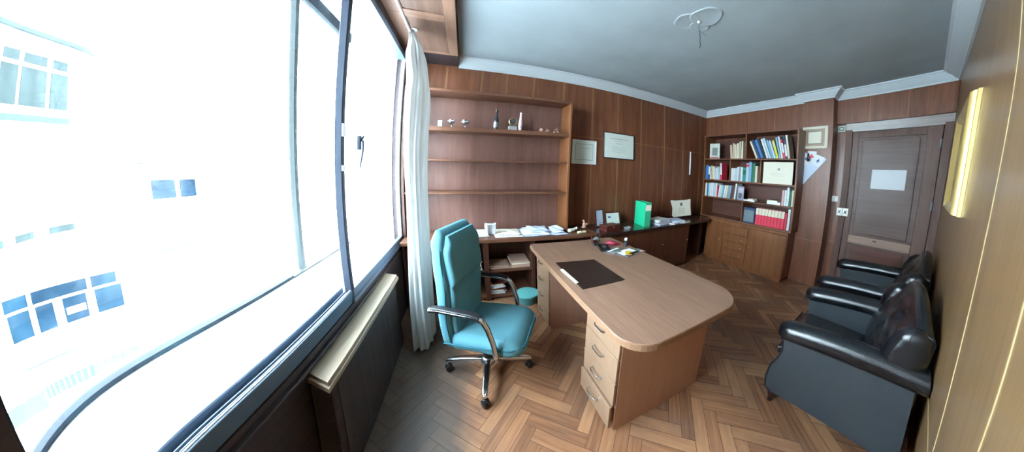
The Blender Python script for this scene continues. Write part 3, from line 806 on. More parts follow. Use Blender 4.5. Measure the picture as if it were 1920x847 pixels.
# right sideboard, dark counter running to the bookcase
t = thing('sideboard', 'long dark sideboard with polished counter reaching the bookcase', 'sideboard', (2.6, 2.75, 0))
def bb(bm, x0, x1, y0, y1, z0, z1, **k): box(bm, x0 - 2.6, x1 - 2.6, y0 - 2.75, y1 - 2.75, z0, z1, **k)
b = NB(); P_ = [(1.505, 2.47), (3.30, 2.45), (3.72, 2.46), (3.84, 2.52), (3.88, 2.62), (3.88, YB - .016), (1.505, YB - .016)]
prism(b, [(x - 2.6, y - 2.75) for x, y in P_], 'z', .715, .75); obj('counter_top', b, M['darktop'], t)
b = NB(); bb(b, 1.53, 3.24, 2.52, YB - .016, .05, .715, bev=.002, seg=1); bb(b, 1.56, 3.22, 2.56, YB - .02, 0, .05); obj('cabinet_body', b, M['darkwood'], t)
xs = [1.54, 2.10, 2.66, 3.23]
for i, (x0, x1) in enumerate(zip(xs, xs[1:])):
    b = NB(); bb(b, x0 + .004, x1 - .004, 2.503, 2.52, .06, .705, bev=.002, seg=1); d = obj('door', b, wood('sideboard door wood %d' % i, (.070, .024, .013), (.125, .048, .024), 'z', 1, .38), t)
    b = NB(); lathe(b, [(.001, 2.503 - 2.75), (.006, 2.503 - 2.75), (.006, 2.490 - 2.75), (.013, 2.484 - 2.75), (.011, 2.476 - 2.75), (.001, 2.474 - 2.75)], (x1 - .05 - 2.6, 0, .46), 12, axis='y'); obj('knob', b, M['chrome_dull'], d, True)
b = NB(); bb(b, 3.84, 3.87, 2.70, YB - .02, 0, .715); obj('end_leg', b, M['darkwood'], t)

# ------------------------------------------------------------------ bookcase
BX0, BX1 = 3.924, XD - .004
t = thing('bookcase', 'wooden bookcase with four rows of shelves full of books', 'bookcase', (4.11, 1.99, .76))
def bb(bm, x0, x1, y0, y1, z0, z1, **k): box(bm, x0 - 4.11, x1 - 4.11, y0 - 1.99, y1 - 1.99, z0 - .76, z1 - .76, **k)
BY0, BY1 = 1.168, 2.812
b = NB(); bb(b, BX1 - .01, BX1, BY0 + .01, BY1 - .01, .78, 2.20); obj('back_panel', b, M['caseback'], t)
for y0 in (BY0, BY1 - .024): b = NB(); bb(b, BX0, BX1, y0, y0 + .024, .76, 2.222, bev=.002, seg=1); obj('side_panel', b, M['cabfront'], t)
b = NB(); bb(b, BX0 - .006, BX1, BY0, BY1, 2.222, 2.244, bev=.002, seg=1); obj('top_board', b, M['shelfwood_y'], t)
b = NB(); bb(b, BX0 - .006, BX1, BY0, BY1, .76, .786, bev=.002, seg=1); obj('bottom_board', b, M['shelfwood_y'], t)
SH = [1.820, 1.445, 1.135]          # top surfaces of the shelves
for z in SH: b = NB(); bb(b, BX0 + .003, BX1 - .01, BY0 + .024, BY1 - .024, z - .022, z, bev=.002, seg=1); obj('shelf', b, M['shelfwood_y'], t)
for y, z0, z1 in ((1.968, 1.82, 2.222), (2.250, 1.445, 1.798), (1.707, 1.445, 1.798), (1.968, .786, 1.113)):
    b = NB(); bb(b, BX0 + .003, BX1 - .01, y - .010, y + .010, z0, z1, bev=.001, seg=1); obj('divider', b, M['cabfront'], t)
ROW = [1.820, 1.445, 1.135, .786]

t = thing('cabinet', 'wooden base cabinet with drawers and doors under the bookcase', 'cabinet', (4.10, 1.99, 0))
def bb(bm, x0, x1, y0, y1, z0, z1, **k): box(bm, x0 - 4.10, x1 - 4.10, y0 - 1.99, y1 - 1.99, z0, z1, **k)
b = NB(); bb(b, 3.905, XD - .004, 1.195, 2.62, .05, .758); bb(b, 3.93, XD - .004, 1.22, 2.60, 0, .05); obj('cabinet_body', b, M['cabfront'], t)
def knob(par, y, z, x=3.888):
    k = NB(); lathe(k, [(.001, x - 4.10), (.005, x - 4.10), (.005, x - 4.112), (.013, x - 4.117), (.011, x - 4.126), (.001, x - 4.128)], (0, y - 1.99, z), 12, axis='x'); obj('knob', k, M['brass'], par, True)
for i in range(4):
    z1 = .690 - i * .135; b = NB(); bb(b, 3.888, 3.905, 1.800, 2.235, z1 - .128, z1, bev=.002, seg=1); d = obj('drawer', b, M['cabfront'], t); knob(d, 1.88, z1 - .064); knob(d, 2.15, z1 - .064)
b = NB(); bb(b, 3.888, 3.905, 2.255, 2.60, .07, .715, bev=.002, seg=1); d = obj('door', b, M['cabfront'], t); knob(d, 2.30, .42)
b = NB(); bb(b, 3.888, 3.905, 1.205, 1.785, .07, .715, bev=.002, seg=1); d = obj('door', b, M['cabfront'], t); knob(d, 1.735, .42)
b = NB(); bb(b, 3.888, 3.905, 1.800, 2.235, .07, .150, bev=.002, seg=1); obj('plinth_panel', b, M['cabfront'], t)

# books ---------------------------------------------------------------
bookmats = {}
def bmat(c, r=.6):
    k = tuple(round(x, 3) for x in c)
    if k not in bookmats: bookmats[k] = plain('book cover %d' % len(bookmats), c, r, var=.12, vscale=20)
    return bookmats[k]
C_ = dict(white=(.62, .66, .66), cream=(.66, .60, .46), beige=(.55, .42, .30), paleblue=(.42, .54, .62), blue=(.03, .16, .42), navy=(.03, .055, .14), teal=(.05, .30, .28),
          green=(.02, .16, .09), grey=(.28, .30, .32), black=(.015, .017, .022), red=(.68, .035, .075), pink=(.60, .35, .36), yellow=(.62, .62, .05), sky=(.20, .38, .55), brown=(.16, .075, .05), lilac=(.42, .38, .60), plum=(.10, .06, .08), mint=(.42, .60, .50))
ORD = ['first', 'second', 'third', 'fourth', 'fifth', 'sixth', 'seventh', 'eighth', 'ninth', 'tenth', 'eleventh', 'twelfth', 'thirteenth', 'fourteenth', 'fifteenth']
WORD = dict(paleblue='pale blue', sky='light blue', navy='navy blue')
def book(y1, th, h, colour, z, label, group, lean=0.0, dep=.19, band=None, x0=None, col2=None):
    """y1 = left edge in the photo (larger y); stands on z; lean>0 tips its top to the right"""
    x0 = BX0 + .03 if x0 is None else x0
    t = thing('book', label, 'book', (x0 + dep / 2, y1 - th / 2, z), 0, group)
    hd, ht = dep / 2, th / 2
    # pivot at the lower right corner, so the book rests on the shelf
    L = Matrix.Rotation(lean, 3, 'X'); piv = Vector((0, -ht if lean > 0 else ht, 0))
    def tr(bm):
        for v in bm.verts: v.co = L @ (v.co - piv) + piv
        return bm
    c = min(.003, th * .16); b = NB()
    box(b, -hd, -hd + c, -ht, ht, 0, h, bev=c * .4, seg=1); box(b, -hd, hd, -ht, -ht + c, 0, h); box(b, -hd, hd, ht - c, ht, 0, h)
    obj('cover', tr(b), bmat(C_[colour]), t)
    b = NB(); box(b, -hd + c, hd - .004, -ht + c, ht - c, .003, h - .004); obj('pages', tr(b), M['paper_cream'], t)
    if band:
        b = NB(); box(b, -hd - .0008, -hd + .001, -ht + .0005, ht - .0005, h * band[0], h * band[1]); obj('spine_label', tr(b), bmat(C_[band[2]]), t)
    return t
def row(items, y, z, where, group, gap=.002, num=True):
    """items: (thickness, height, colour, lean, band)"""
    cnt = {}; tot = {}
    for it in items: tot[it[2]] = tot.get(it[2], 0) + 1
    for it in items:
        th, h, colr, lean, band = (list(it) + [0, None])[:5] if len(it) < 5 else it
        cnt[colr] = cnt.get(colr, 0) + 1
        w = WORD.get(colr, colr)
        pre = (ORD[cnt[colr] - 1] + ' ' if tot[colr] > 1 else 'only ')
        suf = ' from the left' if tot[colr] > 1 else ''
        book(y, th, h, colr, z, '%s%s book%s, %s' % (pre, w, suf, where), group, lean, band=band)
        y -= th / max(.5, math.cos(lean)) + gap + (h * 0)
    return y
# top row left: buff volumes leaning
row([(.042, .235, 'beige', -.10), (.040, .262, 'beige', -.06), (.036, .245, 'cream', -.08), (.036, .258, 'cream', -.05), (.036, .285, 'beige', -.03), (.030, .29, 'cream', -.01)], 2.262, ROW[0], 'leaning in the top left compartment', 'books in the top left compartment')
# top row right: leaning to the right
row([(.030, .30, 'cream', -.42), (.040, .325, 'navy', -.42), (.046, .315, 'blue', -.40), (.034, .33, 'black', -.40), (.034, .32, 'white', -.36), (.034, .335, 'paleblue', -.36), (.030, .30, 'sky', -.34), (.034, .29, 'paleblue', -.34), (.036, .285, 'yellow', -.30, (.7, .9, 'cream')),
     (.026, .325, 'sky', -.22), (.030, .335, 'white', -.20), (.028, .29, 'red', -.20, (.3, .8, 'white')), (.030, .345, 'navy', -.16, (.1, .6, 'white')), (.030, .345, 'cream', -.15)], 1.800, ROW[0], 'leaning in the top right compartment', 'leaning books in the top right compartment')
# second row left
row([(.062, .255, 'blue', 0), (.034, .24, 'navy', 0, (.35, .95, 'white')), (.028, .22, 'white', 0), (.044, .245, 'beige', -.10), (.044, .235, 'cream', -.10), (.036, .20, 'paleblue', -.16), (.034, .215, 'white', -.16), (.030, .235, 'paleblue', -.14), (.034, .30, 'red', -.07, (.3, .97, 'white'))], 2.780, ROW[1], 'second row, left compartment', 'books in the second row left compartment')
# second row middle
row([(.040, .215, 'white', 0, ), (.034, .215, 'white', 0), (.034, .22, 'paleblue', 0), (.030, .235, 'white', 0), (.034, .245, 'grey', 0), (.036, .235, 'white', 0), (.056, .225, 'teal', 0, (.5, .85, 'green')), (.046, .30, 'paleblue', 0, (.8, .95, 'red')), (.046, .32, 'sky', 0), (.058, .30, 'green', 0), (.040, .26, 'cream', 0)], 2.238, ROW[1], 'second row, middle compartment', 'books in the second row middle compartment')
# third row
row([(.040, .235, 'cream', 0), (.032, .23, 'blue', 0), (.036, .24, 'paleblue', 0), (.036, .245, 'white', 0), (.036, .25, 'white', 0), (.036, .24, 'paleblue', 0), (.034, .245, 'white', 0), (.024, .20, 'red', 0), (.036, .22, 'white', .10), (.034, .215, 'mint', .10), (.034, .215, 'sky', .10), (.034, .22, 'white', .12), (.034, .225, 'cream', .12), (.030, .225, 'grey', .12), (.032, .225, 'sky', .12), (.036, .235, 'plum', .10), (.036, .235, 'brown', .10), (.030, .265, 'white', .07)], 2.770, ROW[2], 'third row from the top', 'books in the third row')
row([(.034, .225, 'pink', 0), (.030, .23, 'white', 0), (.034, .27, 'white', 0), (.030, .22, 'green', 0), (.030, .235, 'cream', 0)], 1.360, ROW[2], 'at the right end of the third row', 'books at the right end of the third row')
# bottom row: red set
y = 1.735
for i in range(9):
    book(y, .0475, .265, 'red', ROW[3], '%s red volume with a cream spine top, bottom row of the bookcase' % ORD[i], 'red volumes in the bottom row', 0, band=(.60, .985, 'cream')); y -= .0495
book(y - .004, .030, .25, 'red', ROW[3], 'plain red volume ending the red set in the bottom row', 'red volumes in the bottom row')
book(y - .042, .034, .31, 'white', ROW[3], 'tall white book right of the red set, bottom row', 'books right of the red set')
book(y - .082, .036, .31, 'plum', ROW[3], 'dark plum book against the right side, bottom row', 'books right of the red set')

def slab(name, label, cat, loc, w, h, m, th=.012, parts=(), rz=0, lean=0, group=None):
    """upright board facing -x (towards the room), standing on loc"""
    t = thing(name, label, cat, loc, rz, group)
    R = Matrix.Rotation(lean, 3, 'Y')
    def tr(bm):
        for v in bm.verts: v.co = R @ v.co
        return bm
    b = NB(); box(b, -th / 2, th / 2, -w / 2, w / 2, 0, h, bev=.001, seg=1); obj('board', tr(b), m, t)
    for nm, (y0, y1, z0, z1), mm in parts:
        b = NB(); box(b, -th / 2 - .0012, -th / 2, y0, y1, z0, z1); obj(nm, tr(b), mm, t)
    return t
# picture cards and boxes among the books (the faces look towards -x; +y is left)
slab('book', 'upright pale book with a grey floral cover, top left compartment', 'book', (3.975, 2.605, ROW[0]), .20, .275, bmat((.52, .55, .50)), .022,
     [('cover_print', (-.06, .05, .06, .20), bmat((.20, .23, .20))), ('cover_print', (-.09, .09, .005, .035), bmat((.45, .16, .16)))], rz=.12)
slab('certificate', 'unframed cream certificate standing in the second row of the bookcase', 'certificate', (3.945, 1.448, ROW[1] + .0), .435, .325, M['paper_cream'], .006,
     [('emblem', (-.035, .0, .20, .235), M['silver']), ('text_line', (-.12, .10, .15, .153), M['silver']), ('text_line', (-.10, .08, .12, .123), M['silver'])])
slab('photo_card', 'landscape picture card leaning at the end of the third row of books', 'card', (3.965, 2.035, ROW[2]), .115, .225, bmat((.26, .27, .38)), .010,
     [('print', (-.045, .045, .11, .20), bmat((.45, .45, .50))), ('print', (-.02, .03, .03, .12), bmat((.10, .12, .12)))], rz=.1)
t = thing('box_set', 'dark blue boxed pair of books left of the red set', 'box set', (3.96 + .09, 1.852, ROW[3]), 0)
b = NB(); box(b, -.09, .09, -.098, .098, 0, .245, bev=.003, seg=1); obj('case', b, bmat(C_['navy']), t)
b = NB(); box(b, -.092, -.089, -.082, .082, .02, .205, bev=.001, seg=1); obj('spine_panel', b, bmat((.16, .22, .24)), t)
def papers(name, label, cat, loc, sheets, rz=0, group=None, child='sheet'):
    """sheets: (w, d, z0, z1, dx, dy, rot, mat)"""
    t = thing(name, label, cat, loc, rz, group)
    for w, d, z0, z1, dx, dy, r_, m in sheets:
        b = NB(); box(b, -w / 2, w / 2, -d / 2, d / 2, z0, z1, rot=Matrix.Rotation(r_, 3, 'Z'), cen=(0, 0, 0))
        for v in b.verts: v.co += Vector((dx, dy, 0))
        obj(child, b, m, t)
    return t
papers('booklet_pile', 'flat white booklets lying beside the picture card in the third row', 'booklets', (4.02, 1.875, ROW[2]), [(.14, .19, 0, .022, 0, 0, .05, M['paper']), (.12, .10, .022, .042, 0, -.03, -.1, M['paper_cream'])])
papers('booklet_pile', 'flat white booklets lying near the right end of the third row', 'booklets', (4.02, 1.475, ROW[2]), [(.14, .20, 0, .035, 0, 0, .03, M['paper']), (.12, .16, .035, .06, 0, .02, -.05, M['paper_cream'])])

# ------------------------------------------------------------------ door
d1 = bpy.data.objects.new('door_1', None); COL.objects.link(d1); d1['kind'] = 'structure'; d1.location = (XR, .30, 0)
def dpart(name, bm, m, par=None):
    o = obj(name, bm, m, par or d1)
    if par is None: o.location = (-XR, -.30, 0)
    return o
b = NB(); box(b, XR - .02, XR, .045, .60, 0, 2.14); dpart('leaf', b, M['doorwood'])
b = NB()
for y0, y1 in ((.600, .665), (-.050, .045)): box(b, XR - .032, XR, y0, y1, 0, 2.225, bev=.003, seg=1)
box(b, XR - .032, XR, .045, .60, 2.135, 2.225, bev=.003, seg=1); dpart('stile', b, M['doorstile'])
b = NB(); box(b, XR - .034, XR, .045, .60, .705, .815, bev=.003, seg=1); dpart('lock_rail', b, M['raillight'])
b = NB(); box(b, XR - .026, XR, .085, .56, .845, 2.105, bev=.004, seg=1); dpart('panel', b, M['doorwood'])
b = NB(); box(b, XR - .026, XR, .085, .56, .12, .675, bev=.004, seg=1); dpart('panel', b, wood('reddish lower door wood', (.085, .028, .018), (.14, .050, .032), 'y', .8, .35, .5, coat=.2))
b = NB(); prism(b, [(XR - .066, .735), (XR - .052, .668), (XR, .668), (XR, .735)], 'z', 0, 2.25); prism(b, [(XR - .066, YR + .001), (XR - .052, -.053), (XR, -.053), (XR, YR + .001)], 'z', 0, 2.25)
dpart('architrave', b, M['doorstile'])
b = NB(); prism(b, [(XR - .066, 2.338), (XR - .044, 2.228), (XR, 2.228), (XR, 2.338)], 'y', YR + .001, .735); dpart('architrave_head', b, M['architrave'])
b = NB(); box(b, XR - .0365, XR - .034, .32, .352, .772, .786, bev=.0008, seg=1); dpart('keyhole_plate', b, M['black_plastic'])
for z in (2.02, 1.30, .55):
    b = NB(); tube(b, [(XR - .04, -.045, z - .05), (XR - .04, -.045, z + .05)], .007, 8); dpart('hinge', b, M['chrome_dull'])

# ------------------------------------------------------------------ things on the walls
def wallpic(name, label, cat, cx, cz, w, h, wall, frame_m, mat_m, lines=(), fw=.012, th=.016, mirror=False, tilt=0, rz=0, off=0):
    """wall: 'back' faces -y on y=YB ; 'col' faces -x on the pilaster ; 'door' faces -x on XR"""
    if wall == 'back': loc, rot = (cx, YB - .003 - off, cz), 0
    elif wall == 'col': loc, rot = (COLX - .003, cx, cz), -PI / 2
    elif wall == 'door': loc, rot = (XR - .001, cx, cz), -PI / 2
    t = thing(name, label, cat, loc, rot + rz)
    t.rotation_euler[1] = tilt
    b = NB()
    for x0, x1, z0, z1 in ((-w / 2, w / 2, h / 2 - fw, h / 2), (-w / 2, w / 2, -h / 2, -h / 2 + fw), (-w / 2, -w / 2 + fw, -h / 2 + fw, h / 2 - fw), (w / 2 - fw, w / 2, -h / 2 + fw, h / 2 - fw)):
        box(b, x0, x1, -th, 0, z0, z1, bev=.0015, seg=1)
    obj('frame', b, frame_m, t)
    b = NB(); box(b, -w / 2 + fw, w / 2 - fw, -th * .5, -.001, -h / 2 + fw, h / 2 - fw); sheet = obj('sheet', b, mat_m, t)
    for (x0, x1, z0, z1, mm) in lines:
        q = NB(); box(q, x0, x1, -th * .5 - .0006, -th * .5, z0, z1); obj('print', q, mm, sheet)
    return t
ln = [(-.10 - .01 * (i % 2), .10 + .012 * ((i + 1) % 2), .02 - i * .026, .0225 - i * .026, M['silver']) for i in range(5)]
wallpic('diploma', 'white bordered diploma hanging beside the shelf unit', 'framed diploma', 1.525, 1.725, .36, .325, 'back', M['paper'], M['paper_green'],
        [(-.13, .13, .105, .109, M['ink_blue']), (-.13, .13, -.109, -.105, M['ink_blue']), (-.13, -.127, -.105, .105, M['ink_blue']), (.127, .13, -.105, .105, M['ink_blue']), (-.09, .09, .05, .053, M['silver'])], fw=.016)
wallpic('diploma', 'black framed diploma hanging on the panelled wall, right of the white one', 'framed diploma', 2.09, 1.857, .555, .385, 'back', M['black_frame'], M['paper_green'],
        [(-.16, .16, .10, .106, M['silver']), (-.10, .10, .07, .073, M['silver']), (-.06, .06, .03, .035, M['silver'])] + [(-.13, .13, -.02 - .025 * i, -.0175 - .025 * i, M['silver']) for i in range(4)], fw=.013)
t = thing('thermometer', 'tall narrow white wall thermometer near the corner', 'thermometer', (3.775, YB - .003, 1.46))
b = NB(); box(b, -.016, .016, -.012, 0, .04, .475, bev=.002, seg=1); obj('plate', b, M['paper'], t)
b = NB(); tube(b, [(0, -.014, .06), (0, -.014, .44)], .003, 6); obj('tube', b, M['silver'], t, True)
b = NB(); tube(b, [(0, -.008, .045), (0, -.008, .02), (0, -.008, 0)], [.007, .009, .004], 8); obj('bulb', b, M['redbrown'], t, True)
wallpic('certificate', 'small certificate with a gilt border on the pilaster', 'framed certificate', 1.052, 2.143, .315, .315, 'col', M['paper_cream'], M['card'],
        [(-.095, .095, .085, .095, M['sign_green']), (-.095, .095, -.095, -.085, M['sign_green']), (-.095, -.085, -.085, .085, M['sign_green']), (.085, .095, -.085, .085, M['sign_green']), (-.08, .08, -.08, .08, M['paper_cream'])], fw=.035, th=.014)
# pennant with playing cards
t = thing('pennant', 'blue white triangular pennant showing playing cards on the pilaster', 'pennant', (COLX - .004, 1.165, 1.46), -PI / 2)
# local x runs to the right of the picture, z up, front = -y
b = NB(); prism(b, [(-.0, .0), (-.045, .49), (.275, .375)], 'y', -.004, 0); obj('cloth', b, M['paper_blue'], t)
def card(dx, dz, r_, suit, m):
    R = Matrix.Rotation(r_, 3, 'Y'); q = NB(); box(q, -.058, .058, -.0065, -.004, -.075, .075, bev=.001, seg=1)
    for v in q.verts: v.co = R @ v.co + Vector((dx, 0, dz))
    c = obj('card', q, M['paper'], t); q = NB()
    if suit == 'club':
        for cx, cz in ((0, .018), (-.016, -.006), (.016, -.006)): lathe(q, [(.001, -.0085), (.013, -.0085), (.013, -.0065), (.001, -.0065)], (cx, 0, cz), 12, axis='y')
        box(q, -.004, .004, -.0085, -.0065, -.03, .0)
    else:
        prism(q, [(0, .030), (.020, -.004), (.012, -.016), (0, -.008), (-.012, -.016), (-.020, -.004)], 'y', -.0085, -.0065); prism(q, [(0, -.006), (.008, -.03), (-.008, -.03)], 'y', -.0085, -.0065)
    for v in q.verts: v.co = R @ v.co + Vector((dx, 0, dz))
    obj('suit', q, m, c)
card(.020, .375, -.35, 'spade', M['ink_blue']); card(.170, .350, .45, 'spade', M['ink_blue']); card(.085, .415, .08, 'club', M['red_ink'])
# little sign, switch, tile plates by the door
wallpic('sign_plate', 'small grey green plate above the door frame on its left', 'plate', .795, 2.285, .085, .085, 'door', M['paper_green'], M['sign_green'], [(-.015, .015, -.008, .012, M['paper_green'])], fw=.010, th=.008)
t = thing('light_switch', 'ivory double light switch left of the door', 'light switch', (XR - .001, .81, 1.285), -PI / 2)
b = NB(); box(b, -.042, .042, -.010, 0, -.042, .042, bev=.004); obj('plate', b, M['plastic_white'], t)
for s in (-1, 1): b = NB(); box(b, s * .018 - .016, s * .018 + .016, -.015, -.010, -.028, .028, bev=.002, seg=1); obj('rocker', b, M['plastic_white'], t)
for i, (yy, lab) in enumerate(((.727, 'left one of two small painted tiles beside the door'), (.662, 'right one of two small painted tiles beside the door'))):
    t = thing('painted_tile', lab, 'tile', (XR - .067 if i == 0 else XR - .060, yy, 1.115), -PI / 2, 'two small painted tiles beside the door')
    b = NB(); box(b, -.031, .031, -.006, 0, -.055, .055, bev=.002, seg=1); obj('tile', b, M['ceramic'], t)
    b = NB(); prism(b, [(-.02, .03), (-.005, .01), (.018, .032), (.006, -.004), (.02, -.03), (-.002, -.012), (-.022, -.028), (-.010, 0)], 'y', -.0072, -.006); obj('motif', b, M['ink_blue'] if i == 0 else M['black_plastic'], t)
t = thing('notice', 'blank sheet of white paper stuck on the door panel', 'notice', (XR - .0265, .30, 1.59), -PI / 2)
b = NB(); box(b, -.145, .145, -.0012, 0, -.125, .125); obj('sheet', b, M['paper'], t)

# gilt picture seen edge-on on the near wall
t = thing('gilt_picture', 'thick gilt framed picture hanging on the near right wall', 'framed picture', (2.52, YR + .001, 1.70))
fx0, fx1, fz0, fz1 = -.42, .42, -.33, .31
b = NB(); prof = [(0, 0), (0, .010), (.004, .012), (.006, .020), (.012, .027), (.020, .029), (.026, .022), (.030, .020), (.036, .025), (.042, .020), (.052, .012), (.060, .006), (.060, 0)]
rings = []
for cx, cz, sx, sz in ((fx0, fz0, 1, 1), (fx1, fz0, -1, 1), (fx1, fz1, -1, -1), (fx0, fz1, 1, -1)):
    rings.append([(cx + sx * d, hh, cz + sz * d) for d, hh in prof])
loft(b, rings, closed=True); obj('frame', b, M['gold'], t, 35)
b = NB(); box(b, fx0 + .055, fx1 - .055, .001, .009, fz0 + .055, fz1 - .055); obj('painting', b, M['canvas'], t)

# ------------------------------------------------------------------ things on the shelf unit
ZS = .75 + 1.168
def goblet(name, label, x, y, m, prof, group=None, parts=None):
    t = thing(name, label, name.replace('_', ' '), (x, y, ZS), 0, group)
    b = NB(); lathe(b, prof, n=24); obj('body', b, m, t, 30); return t
t = thing('glass_cube', 'small square glass ornament leftmost on the upper shelf', 'ornament', (-.325, 2.83, ZS))
b = NB(); box(b, -.025, .025, -.02, .02, .0, .012, bev=.003); obj('base', b, M['silver'], t)
b = NB(); box(b, -.024, .024, -.018, .018, .012, .075, bev=.004); obj('block', b, M['paper_blue'], t)
for i, (x, lab) in enumerate(((-.205, 'cut glass goblet beside the square glass ornament'), (-.05, 'wider banded glass goblet, second of the pair on the upper shelf'))):
    t = thing('goblet', lab, 'goblet', (x, 2.83, ZS), 0, 'glass goblets on the upper shelf'); k = 1 + .18 * i
    b = NB(); lathe(b, [(.001, 0), (.028, .001), (.028, .004), (.006, .010), (.005, .035), (.014, .042), (.034 * k, .058), (.038 * k, .092), (.035 * k, .092), (.030 * k, .060), (.001, .048)], n=24); obj('bowl', b, M['clear'], t, 30)
    b = NB(); lathe(b, [(.036 * k, .070), (.0395 * k, .071), (.0395 * k, .076), (.036 * k, .077)], n=24); obj('band', b, M['paper_blue'], t, 30)
t = thing('figurine', 'tall slim dark bottle on the upper shelf, left of the clock', 'bottle', (.30, 2.84, ZS))
b = NB(); lathe(b, [(.001, 0), (.028, .001), (.030, .01), (.029, .11), (.024, .135), (.013, .16), (.011, .21), (.014, .215), (.014, .24), (.001, .242)], n=20); obj('glass_body', b, M['glass_dark'], t, 30)
b = NB(); lathe(b, [(.0295, .03), (.0305, .03), (.0305, .09), (.0295, .09)], n=20); obj('paper_label', b, M['silver'], t, 30)
t.name = 'bottle'
t = thing('table_clock', 'round dark faced clock on a grey marble block, upper shelf', 'clock', (.495, 2.83, ZS))
b = NB(); box(b, -.05, .05, -.022, .022, 0, .055, bev=.004); obj('base', b, M['marble'], t)
b = NB(); lathe(b, [(.001, -.018), (.044, -.018), (.05, -.012), (.05, .012), (.044, .018), (.001, .018)], (0, 0, .108), 28, axis='y'); case = obj('case', b, M['brass'], t, 30)
b = NB(); lathe(b, [(.001, -.0195), (.040, -.0195), (.040, -.018), (.001, -.018)], (0, 0, .108), 28, axis='y'); obj('dial', b, M['glass_dark'], case)
b = NB(); box(b, -.002, .002, -.0215, -.0195, .108, .138); box(b, 0, .022, -.0215, -.0195, .106, .110); obj('hand', b, M['chrome'], case)
t = thing('vase', 'slender pink and white vase right of the clock on the shelf', 'vase', (.588, 2.83, ZS))
b = NB(); lathe(b, [(.001, 0), (.018, .002), (.021, .02), (.026, .06), (.024, .11), (.016, .16), (.013, .20), (.015, .222), (.011, .222), (.001, .15)], n=22); obj('body', b, plain('pink speckled china', (.62, .45, .50), .3, var=.5, vscale=70), t, 30)
b = NB(); lathe(b, [(.0215, .02), (.0225, .02), (.0235, .032), (.0225, .032)], n=22); obj('band', b, M['ceramic'], t, 30)
for i, (x, sc_, lab) in enumerate(((.845, 1.0, 'low pinkish sea shell, first of three at the right end of the shelf'), (.925, .9, 'small pointed sea shell, middle one of three on the shelf'), (1.04, 1.25, 'larger upright sea shell at the right end of the shelf'))):
    t = thing('sea_shell', lab, 'shell', (x, 2.82, ZS), .6 * i, 'sea shells at the right end of the shelf')
    b = NB(); rings = []
    for k in range(26):
        a = k / 25 * 2 * PI * 2.2; r_ = .004 + .016 * (k / 25) ** 1.3; cx, cz = r_ * .9 * math.cos(a), r_ * .9 * math.sin(a)
        yy = -.03 + .055 * (k / 25); rr = .004 + .011 * (k / 25)
        rings.append([((cx + rr * math.cos(q)) * sc_, yy * sc_, (cz + .0265 + rr * math.sin(q)) * sc_) for q in [2 * PI * j / 10 for j in range(10)]])
    loft(b, rings); 
    if i == 2:
        for v in b.verts: v.co = Matrix.Rotation(1.0, 3, 'X') @ v.co + Vector((0, .02, .02))
    obj('spiral_body', b, M['pink'], t, 60)
    b = NB(); lathe(b, [(.001, -.004), (.013, -.002), (.016, .004), (.012, .009), (.001, .008)], (0, .022 * sc_, .0125), 12, axis='z'); obj('lip', b, M['ceramic'], t, 40)

# ------------------------------------------------------------------ papers on the left sideboard
ZT = .75
def crumple(bm, w, d, amp, seed, z=.0, rz=0, cx=0, cy=0, nx=14, ny=10, th=.0012):
    r_ = random.Random(seed); ph = [r_.uniform(0, 6) for _ in range(6)]
    R = Matrix.Rotation(rz, 3, 'Z')
    def P(i, j, o):
        x, y = -w / 2 + w * i / nx, -d / 2 + d * j / ny
        h = amp * (.5 + .5 * math.sin(x * 22 + ph[0]) * math.cos(y * 17 + ph[1])) + amp * .5 * (.5 + .5 * math.sin(x * 47 + y * 31 + ph[2]))
        e = 1 - max(abs(2 * i / nx - 1), abs(2 * j / ny - 1)) ** 3
        v = R @ Vector((x, y, 0)); return (v.x + cx, v.y + cy, z + h * (.35 + .65 * e) + o)
    g = [[bm.verts.new(P(i, j, th)) for j in range(ny + 1)] for i in range(nx + 1)]
    g2 = [[bm.verts.new(P(i, j, 0)) for j in range(ny + 1)] for i in range(nx + 1)]
    for i in range(nx):
        for j in range(ny):
            bm.faces.new((g[i][j], g[i + 1][j], g[i + 1][j + 1], g[i][j + 1])); bm.faces.new((g2[i][j], g2[i][j + 1], g2[i + 1][j + 1], g2[i + 1][j]))
    rim = [(i, 0) for i in range(nx)] + [(nx, j) for j in range(ny)] + [(i, ny) for i in range(nx, 0, -1)] + [(0, j) for j in range(ny, 0, -1)]
    for k in range(len(rim)):
        a, c = rim[k], rim[(k + 1) % len(rim)]
        bm.faces.new((g[a[0]][a[1]], g2[a[0]][a[1]], g2[c[0]][c[1]], g[c[0]][c[1]]))
def paperpile(label, loc, sheets, rz=0, group='papers on the left sideboard'):
    t = thing('paper_pile', label, 'papers', loc, rz, group); z = 0
    for i, (w, d, amp, dx, dy, r_, m) in enumerate(sheets):
        b = NB(); crumple(b, w, d, amp, i * 7 + int(abs(loc[0]) * 100), z, r_, dx, dy); obj('sheet', b, m, t, 60); z += amp * .55 + .0016
    return t
paperpile('flat pale papers at the left end of the sideboard behind the chair', (.09, 2.80, ZT), [(.26, .30, .006, 0, 0, .1, M['paper']), (.24, .28, .008, .01, .01, -.1, M['paper_blue']), (.22, .26, .008, 0, 0, .05, M['paper'])])
paperpile('wide flat papers in the middle of the sideboard worktop', (.45, 2.77, ZT), [(.32, .34, .006, 0, 0, .0, M['paper']), (.30, .30, .014, -.01, .02, .06, M['paper']), (.27, .26, .016, .01, 0, -.06, M['paper_cream'])])
paperpile('spread bluish white papers beside the shelf side panel', (.79, 2.77, ZT), [(.36, .34, .014, 0, 0, .05, M['paper_blue']), (.32, .30, .020, -.01, -.01, -.1, M['paper']), (.28, .26, .024, .02, .02, .15, M['paper_blue']), (.24, .22, .024, .03, .03, -.1, M['paper_blue'])])
